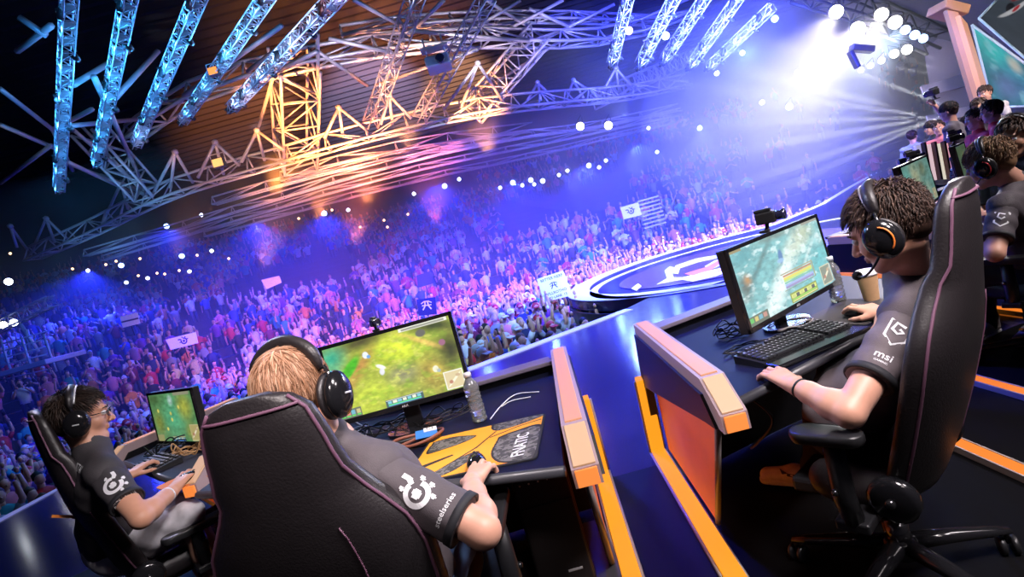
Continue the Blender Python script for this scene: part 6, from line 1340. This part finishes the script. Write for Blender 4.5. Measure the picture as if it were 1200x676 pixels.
for (X, Y, Z, d), (si, hi, po) in zip(near_list, combos):
    key = (hi, po)
    if key not in cache: cache[key] = crowd_body(po, hi >= 3).mesh('person', [m_cskin, HM[hi], SM[0], m_cjean])
    o = bpy.data.objects.new('person', cache[key]); COL.objects.link(o); o.location = (X, Y, Z)
    o.rotation_euler = (0, 0, math.atan2(X - 3.0, -(4.5 - Y)) * -1 + rc.uniform(-.35, .35)); k = rc.uniform(.93, 1.05); o.scale = (k, k, k)
    o.material_slots[2].link = 'OBJECT'; o.material_slots[2].material = SM[si]
    art_ = 'an' if SHIRTS[si][0][0] in 'aeiou' else 'a'
    tag(o, 'spectator with %s in %s %s top, %s, in crowd' % (HAIRS[hi][0], art_, SHIRTS[si][0], POSES[po]), 'person', 'spectators crowded below the stage')
# everyone farther back: one mass
base = []
for po in range(5):
    b = crowd_body(po, False, True); V = np.array(b.v); F3 = []
    mi = []
    for f, m_ in zip(b.f, b.mi):
        if len(f) == 3: F3.append(f); mi.append(m_)
        else:
            for i in range(1, len(f) - 1): F3.append((f[0], f[i], f[i + 1])); mi.append(m_)
    F3 = np.array(F3); vm = np.zeros(len(V), int); vm[F3.ravel()] = np.repeat(np.array(mi), 3); base.append((V, F3, vm))
allV, allF, allC, o_ = [], [], [], 0
for X, Y, Z, d in far_list:
    V, F3, vm = base[rc.choices(range(5), (5, 2, 2, 2, 1))[0]]; a = -math.atan2(X - 3.0, -(4.5 - Y)) + rc.uniform(-.4, .4); c, s = math.cos(a), math.sin(a); k = rc.uniform(.93, 1.06)
    W = np.stack([(V[:, 0] * c - V[:, 1] * s) * k + X, (V[:, 0] * s + V[:, 1] * c) * k + Y, V[:, 2] * k + Z], 1)
    sh = SHIRTS[rc.choices(range(12), WT)[0]][1]; hr = HAIRS[rc.choices(range(5), (6, 5, 2, 1, 1))[0]][1]; pal = np.array([(.66, .36, .26), hr, sh, (.03, .04, .09)])
    allV.append(W); allF.append(F3 + o_); allC.append(pal[vm]); o_ += len(W)
me = np_mesh('crowd', np.concatenate(allV), np.concatenate(allF), mat('crowd_cloth', (1, 1, 1), .65, attr='tint'), np.concatenate(allC))
tag(link('crowd', me), 'dense sea of spectators filling the hall floor and tiers farther back', 'crowd', kind='stuff')
# ---------------------------------------------------------------- light
KC, KT, KR, KB, KP, KS = 1.2, .22, .75, .75, 1.45, 3.0   # crowd, trusses, roof, beams, players, stage floor
BLUE = (.10, .16, 1.0); VIO = (.35, .2, 1.0); CY = (.15, .55, 1.0); WH = (1, .93, .95); PK = (1, .28, .45); OR = (1, .38, .08); LAV = (.62, .6, 1.0)
# over the players
SCALE[0] = KP
spot((-0.2, -0.9, 3.2), (-.5, 1.3, 1.3), 330, (1, .86, .84), 20, 1.0, .2)  # unseen spots, this and the next, added to lighten the chair tops
spot((1.6, -0.5, 3.3), (1.15, 1.5, 1.25), 260, (1, .86, .84), 22, 1.0, .2)
spot((1.3, 0.4, 3.6), (0.1, 1.6, .8), 420, (1, .90, .92), 75, .6, .35)  # unseen key spot added to light the players from above
spot(P(1005, 33, 13.5), (0.3, 1.6, .9), 1600, (1, .92, .95), 26, .5, .25)
spot((-4.5, 6.0, 5.5), (-1.5, 2.2, .8), 700, (.75, .7, 1), 50, .6, .3)
spot((1.0, 8.0, 5.5), (0.95, 2.45, .75), 1000, (.03, .06, 1), 18, .8, .4)
spot((3.2, 0.6, 3.4), (1.1, 1.7, .8), 220, (1, .88, .9), 60, .6, .3)
spot((4.5, 1.5, 4.0), (2.8, 3.2, 1.1), 380, (1, .9, .92), 60, .6, .3)
spot((7.5, 5.0, 5.0), (8.8, 9.0, 2.0), 1500, (1, .9, .95), 80, .6, .3)
# stage floor
SCALE[0] = KS
spot((3.0, 12.0, 9.0), (3.2, 9.0, 0), 6000, (.04, .06, 1), 46, .6, .5)
spot((4.0, 6.5, 8.0), (4.4, 11.0, 0), 3200, (.62, .66, 1), 46, .6, .4)
spot((-1.5, 9.0, 7.0), (0.6, 5.3, 0), 3600, (.04, .06, 1), 38, .6, .5)
spot((10, 14, 9), (10, 11, 0), 2500, (.45, .45, 1), 50, .6, .5)
# crowd
SCALE[0] = KC
PB = (.02, .03, 1.0)
for (lx, tx, ty, td, e_) in ((-3.5, 130, 450, 17, 5000), (-2.0, 380, 395, 17, 42000), (1.5, 610, 320, 20, 110000), (5.0, 830, 250, 24, 100000)): spot((lx, 3.2, 6.0), P(tx, ty, td), e_, PB, 36, .7, .5)
spot((2.0, 3.5, 8.0), P(470, 320, 19), 11000, (1, .13, .12), 36, .9, .4)
spot((0.0, 3.5, 8.0), P(350, 360, 19), 13000, (1, .26, .14), 36, .9, .4)
spot((3.0, 3.5, 8.0), P(620, 285, 20), 11000, (1, .16, .18), 28, .9, .4)
spot((1.5, 3.0, 7.5), P(590, 350, 15), 5000, (.35, .62, 1), 46, .8, .4)
spot((2.5, 3.0, 8.0), P(730, 290, 17), 5600, (.28, .33, 1), 50, .8, .4)
spot((6.0, 5.0, 9.0), P(780, 200, 28), 34000, (.10, .10, 1), 48, .8, .5)
spot((8.0, 6.0, 9.0), P(870, 260, 20), 14000, (.15, .18, 1), 60, .8, .5)
spot((-3, 6, 8), P(230, 430, 15), 6000, (.06, .07, 1), 36, .9, .4)
for px_, py_ in ((103, 317), (195, 266), (300, 262), (380, 251), (510, 216), (600, 214), (680, 196), (745, 170), (820, 152)): q_ = P(px_, py_, 26); spot(q_, q_ + V3((0, -.4, -1)), 3400, (.02, .035, 1), 125, .5, .1)
# trusses and roof
SCALE[0] = KT
for st, c in zip(trL, ((.05, .35, 1), (.04, .40, 1), (.05, .35, 1), (.08, .42, 1), (.35, .55, 1))):
    n_ = len(st)
    for k in range(1, n_, max(1, n_ // 7)): point(st[k] + V3((.0, -.25, -.05)), 70, c, .05)
    point(st[n_ // 2] + V3((.4, -1.0, -.6)), 420, c, .12)
for st in trR:
    n_ = len(st)
    for k in range(1, n_, max(1, n_ // 4)): point(st[k] + V3((0, -.25, -.05)), 60, (.35, .55, 1), .05)
    point(st[n_ // 2] + V3((-.3, -1.0, -.6)), 700, (.25, .45, 1), .12)
def near(px, py, z, e, c, r=.15): T = F(px, py, z); spot(T + V3((0, -4.5, -3.6)), T, e * 3.2, c, 42, .8, r)
for a_ in ((345, 130, 8.2, 30000, (1, .30, .05)), (385, 165, 7.4, 24000, (1, .28, .05)), (430, 150, 7.4, 24000, (1, .26, .08)), (470, 90, 8.6, 16000, (1, .36, .12)), (550, 105, 8.2, 24000, (1, .34, .08)), (600, 60, 9.2, 2200, (.9, .65, .8)), (690, 80, 8.5, 3200, (.25, .32, 1)), (740, 105, 7, 3600, (.22, .22, 1)), (250, 190, 7.2, 2200, (1, .45, .25)), (305, 165, 7.4, 1500, (1, .55, .05)), (180, 215, 7.4, 1500, (.25, .6, 1)), (110, 265, 7.2, 900, (.2, .55, .9)),
           (430, 50, 9.5, 2400, (.9, .75, .9)), (540, 40, 9.8, 2200, (.95, .75, .75)), (650, 30, 10, 2200, (.6, .6, 1)), (330, 60, 9.4, 1100, (.9, .7, .9)), (210, 100, 9.2, 500, (.5, .6, 1)), (60, 150, 9, 200, (.7, .65, .7)), (560, 165, 6.4, 2600, (.45, .2, 1)), (420, 200, 6.4, 16000, (1, .22, .15)), (500, 180, 6.4, 13000, (1, .2, .25)), (330, 215, 6.4, 12000, (1, .35, .18)), (280, 245, 6.2, 900, (.3, .4, 1)), (640, 155, 6.2, 2600, (.3, .3, 1)), (710, 145, 6.2, 2600, (.3, .32, 1)), (785, 125, 6.4, 3000, (.4, .42, 1)), (160, 285, 6.2, 500, (.25, .6, .9))): near(*a_)
SCALE[0] = KR
spot(F(320, 150, 8.6) + V3((0, 2.5, 0)), P(260, 120, 46), 75000, (1, .30, .10), 34, .8, .3); spot(F(450, 120, 8.6) + V3((0, 2.5, 0)), P(430, 110, 46), 70000, (.75, .6, 1), 34, .8, .3); spot(F(540, 105, 8.6) + V3((0, 2.5, 0)), P(540, 100, 46), 90000, (1, .45, .2), 26, .8, .3)
SCALE[0] = KB
# light beams fanning through the haze at the right
SRC = P(1116, 142, 13.0)
for i, (tx, ty) in enumerate(((820, 70), (850, 105), (830, 145), (870, 175), (900, 205), (930, 215), (880, 40))): spot(SRC + V3((.1 * i, .1 * i, .05 * i)), P(tx, ty, 14.5 + (i % 3)), 26000, (.92, .93, 1), 4.5, .5, .03)
for (sx, sy), (tx, ty) in (((1114, 79), (1000, 20)), ((1105, 84), (960, 30)), ((1094, 87), (940, 60))): spot(P(sx, sy, 14), P(tx, ty, 15), 12000, (.95, .92, 1), 4, .4, .03)
for px, py, tx, ty in ((980, 14, 900, 140), (1005, 33, 880, 170), (1033, 17, 930, 190), (1060, 35, 960, 120)): c = P(px, py, 13.6); spot(c, P(tx, ty, 15), 2000, WH if px < 1050 else (.5, .7, 1), 95, .9, .15)
point(P(1010, 105, 16.5), 260, (.85, .82, .9), 1.4); point(P(900, 120, 17), 300, (.70, .72, 1), 1.2)  # fill points added inside the haze to brighten it, no fixture there
SCALE[0] = 1.0
spot((-12.06, 12.2, 2.25), (-4.64, 4.69, 0), 2.5, (.9, .95, 1), 9, .6, .05)
for q_, t_ in ((P(680, 148, 24), F(742, 372, 0)), (P(713, 147, 24), F(776, 364, 0))): spot(q_ + (t_ - q_) * .03, t_, 420, (.4, .7, 1), 5, .8, .09)
# haze
def haze(label, c, r, dens, an=.25, col=(1, 1, 1), boxy=False):
    b = MB()
    if boxy: b.prism([(TC[0] + 50 * math.cos(a), TC[1] + 50 * math.sin(a)) for a in [math.radians(14 + 152 * i / 40) for i in range(41)]], ZC + .02, 6.1)
    else: b.ball(c, r, sub=3)
    m = bpy.data.materials.new('haze'); m.use_nodes = True; nt = m.node_tree; nt.nodes.clear(); o = nt.nodes.new('ShaderNodeOutputMaterial'); v = nt.nodes.new('ShaderNodeVolumeScatter'); v.inputs['Density'].default_value = dens; v.inputs['Anisotropy'].default_value = an; v.inputs['Color'].default_value = (*col, 1); nt.links.new(v.outputs[0], o.inputs['Volume'])
    ob = b.build('haze', m); return tag(ob, label, 'haze', kind='stuff')
haze('thin blue haze hanging over the crowd in the whole hall', None, None, .016, .2, boxy=True)
haze('blue haze bank drifting under the roof girders right of centre', P(770, 112, 29), (11, 8, 5.5), .022, .2)
spot((4.5, 6.0, 5.2), P(770, 112, 27), 110000, (.04, .06, 1), 40, .9, .4)
haze('bright white haze bank at the right under the stage lamps', P(985, 105, 17), (6.3, 4.0, 4.3), .05, .3)
# ---------------------------------------------------------------- camera, world, view
w = bpy.data.worlds.new('World'); SC.world = w; w.use_nodes = True; w.node_tree.nodes['Background'].inputs['Color'].default_value = (.010, .010, .020, 1); w.node_tree.nodes['Background'].inputs['Strength'].default_value = .6
cd = bpy.data.cameras.new('camera'); cam = bpy.data.objects.new('camera', cd); COL.objects.link(cam); cd.sensor_fit = 'HORIZONTAL'; cd.sensor_width = 36; cd.lens = FOC / 1200 * 36; cd.clip_end = 300; cd.clip_start = .05
fwd = V3((0, math.cos(PITCH), -math.sin(PITCH))); upv = V3((0, math.sin(PITCH), math.cos(PITCH))); rgt = V3((1, 0, 0))
ix = rgt * math.cos(ROLL) + upv * -0 + (-upv) * math.sin(ROLL); iy = -(rgt * -math.sin(ROLL) + (-upv) * math.cos(ROLL))
Mc = Matrix((( ix.x, iy.x, -fwd.x, 0), (ix.y, iy.y, -fwd.y, 0), (ix.z, iy.z, -fwd.z, EYE), (0, 0, 0, 1))); cam.matrix_world = Mc; SC.camera = cam
vs_ = SC.view_settings; vs_.view_transform = 'Standard'; vs_.look = 'None'; vs_.gamma = 1; vs_.use_curve_mapping = False; vs_.exposure = 0.0
SC.cycles.use_denoising = True; SC.cycles.max_bounces = 6; SC.cycles.volume_bounces = 0; SC.cycles.transparent_max_bounces = 8; SC.cycles.caustics_reflective = False; SC.cycles.caustics_refractive = False; SC.cycles.sample_clamp_indirect = 4
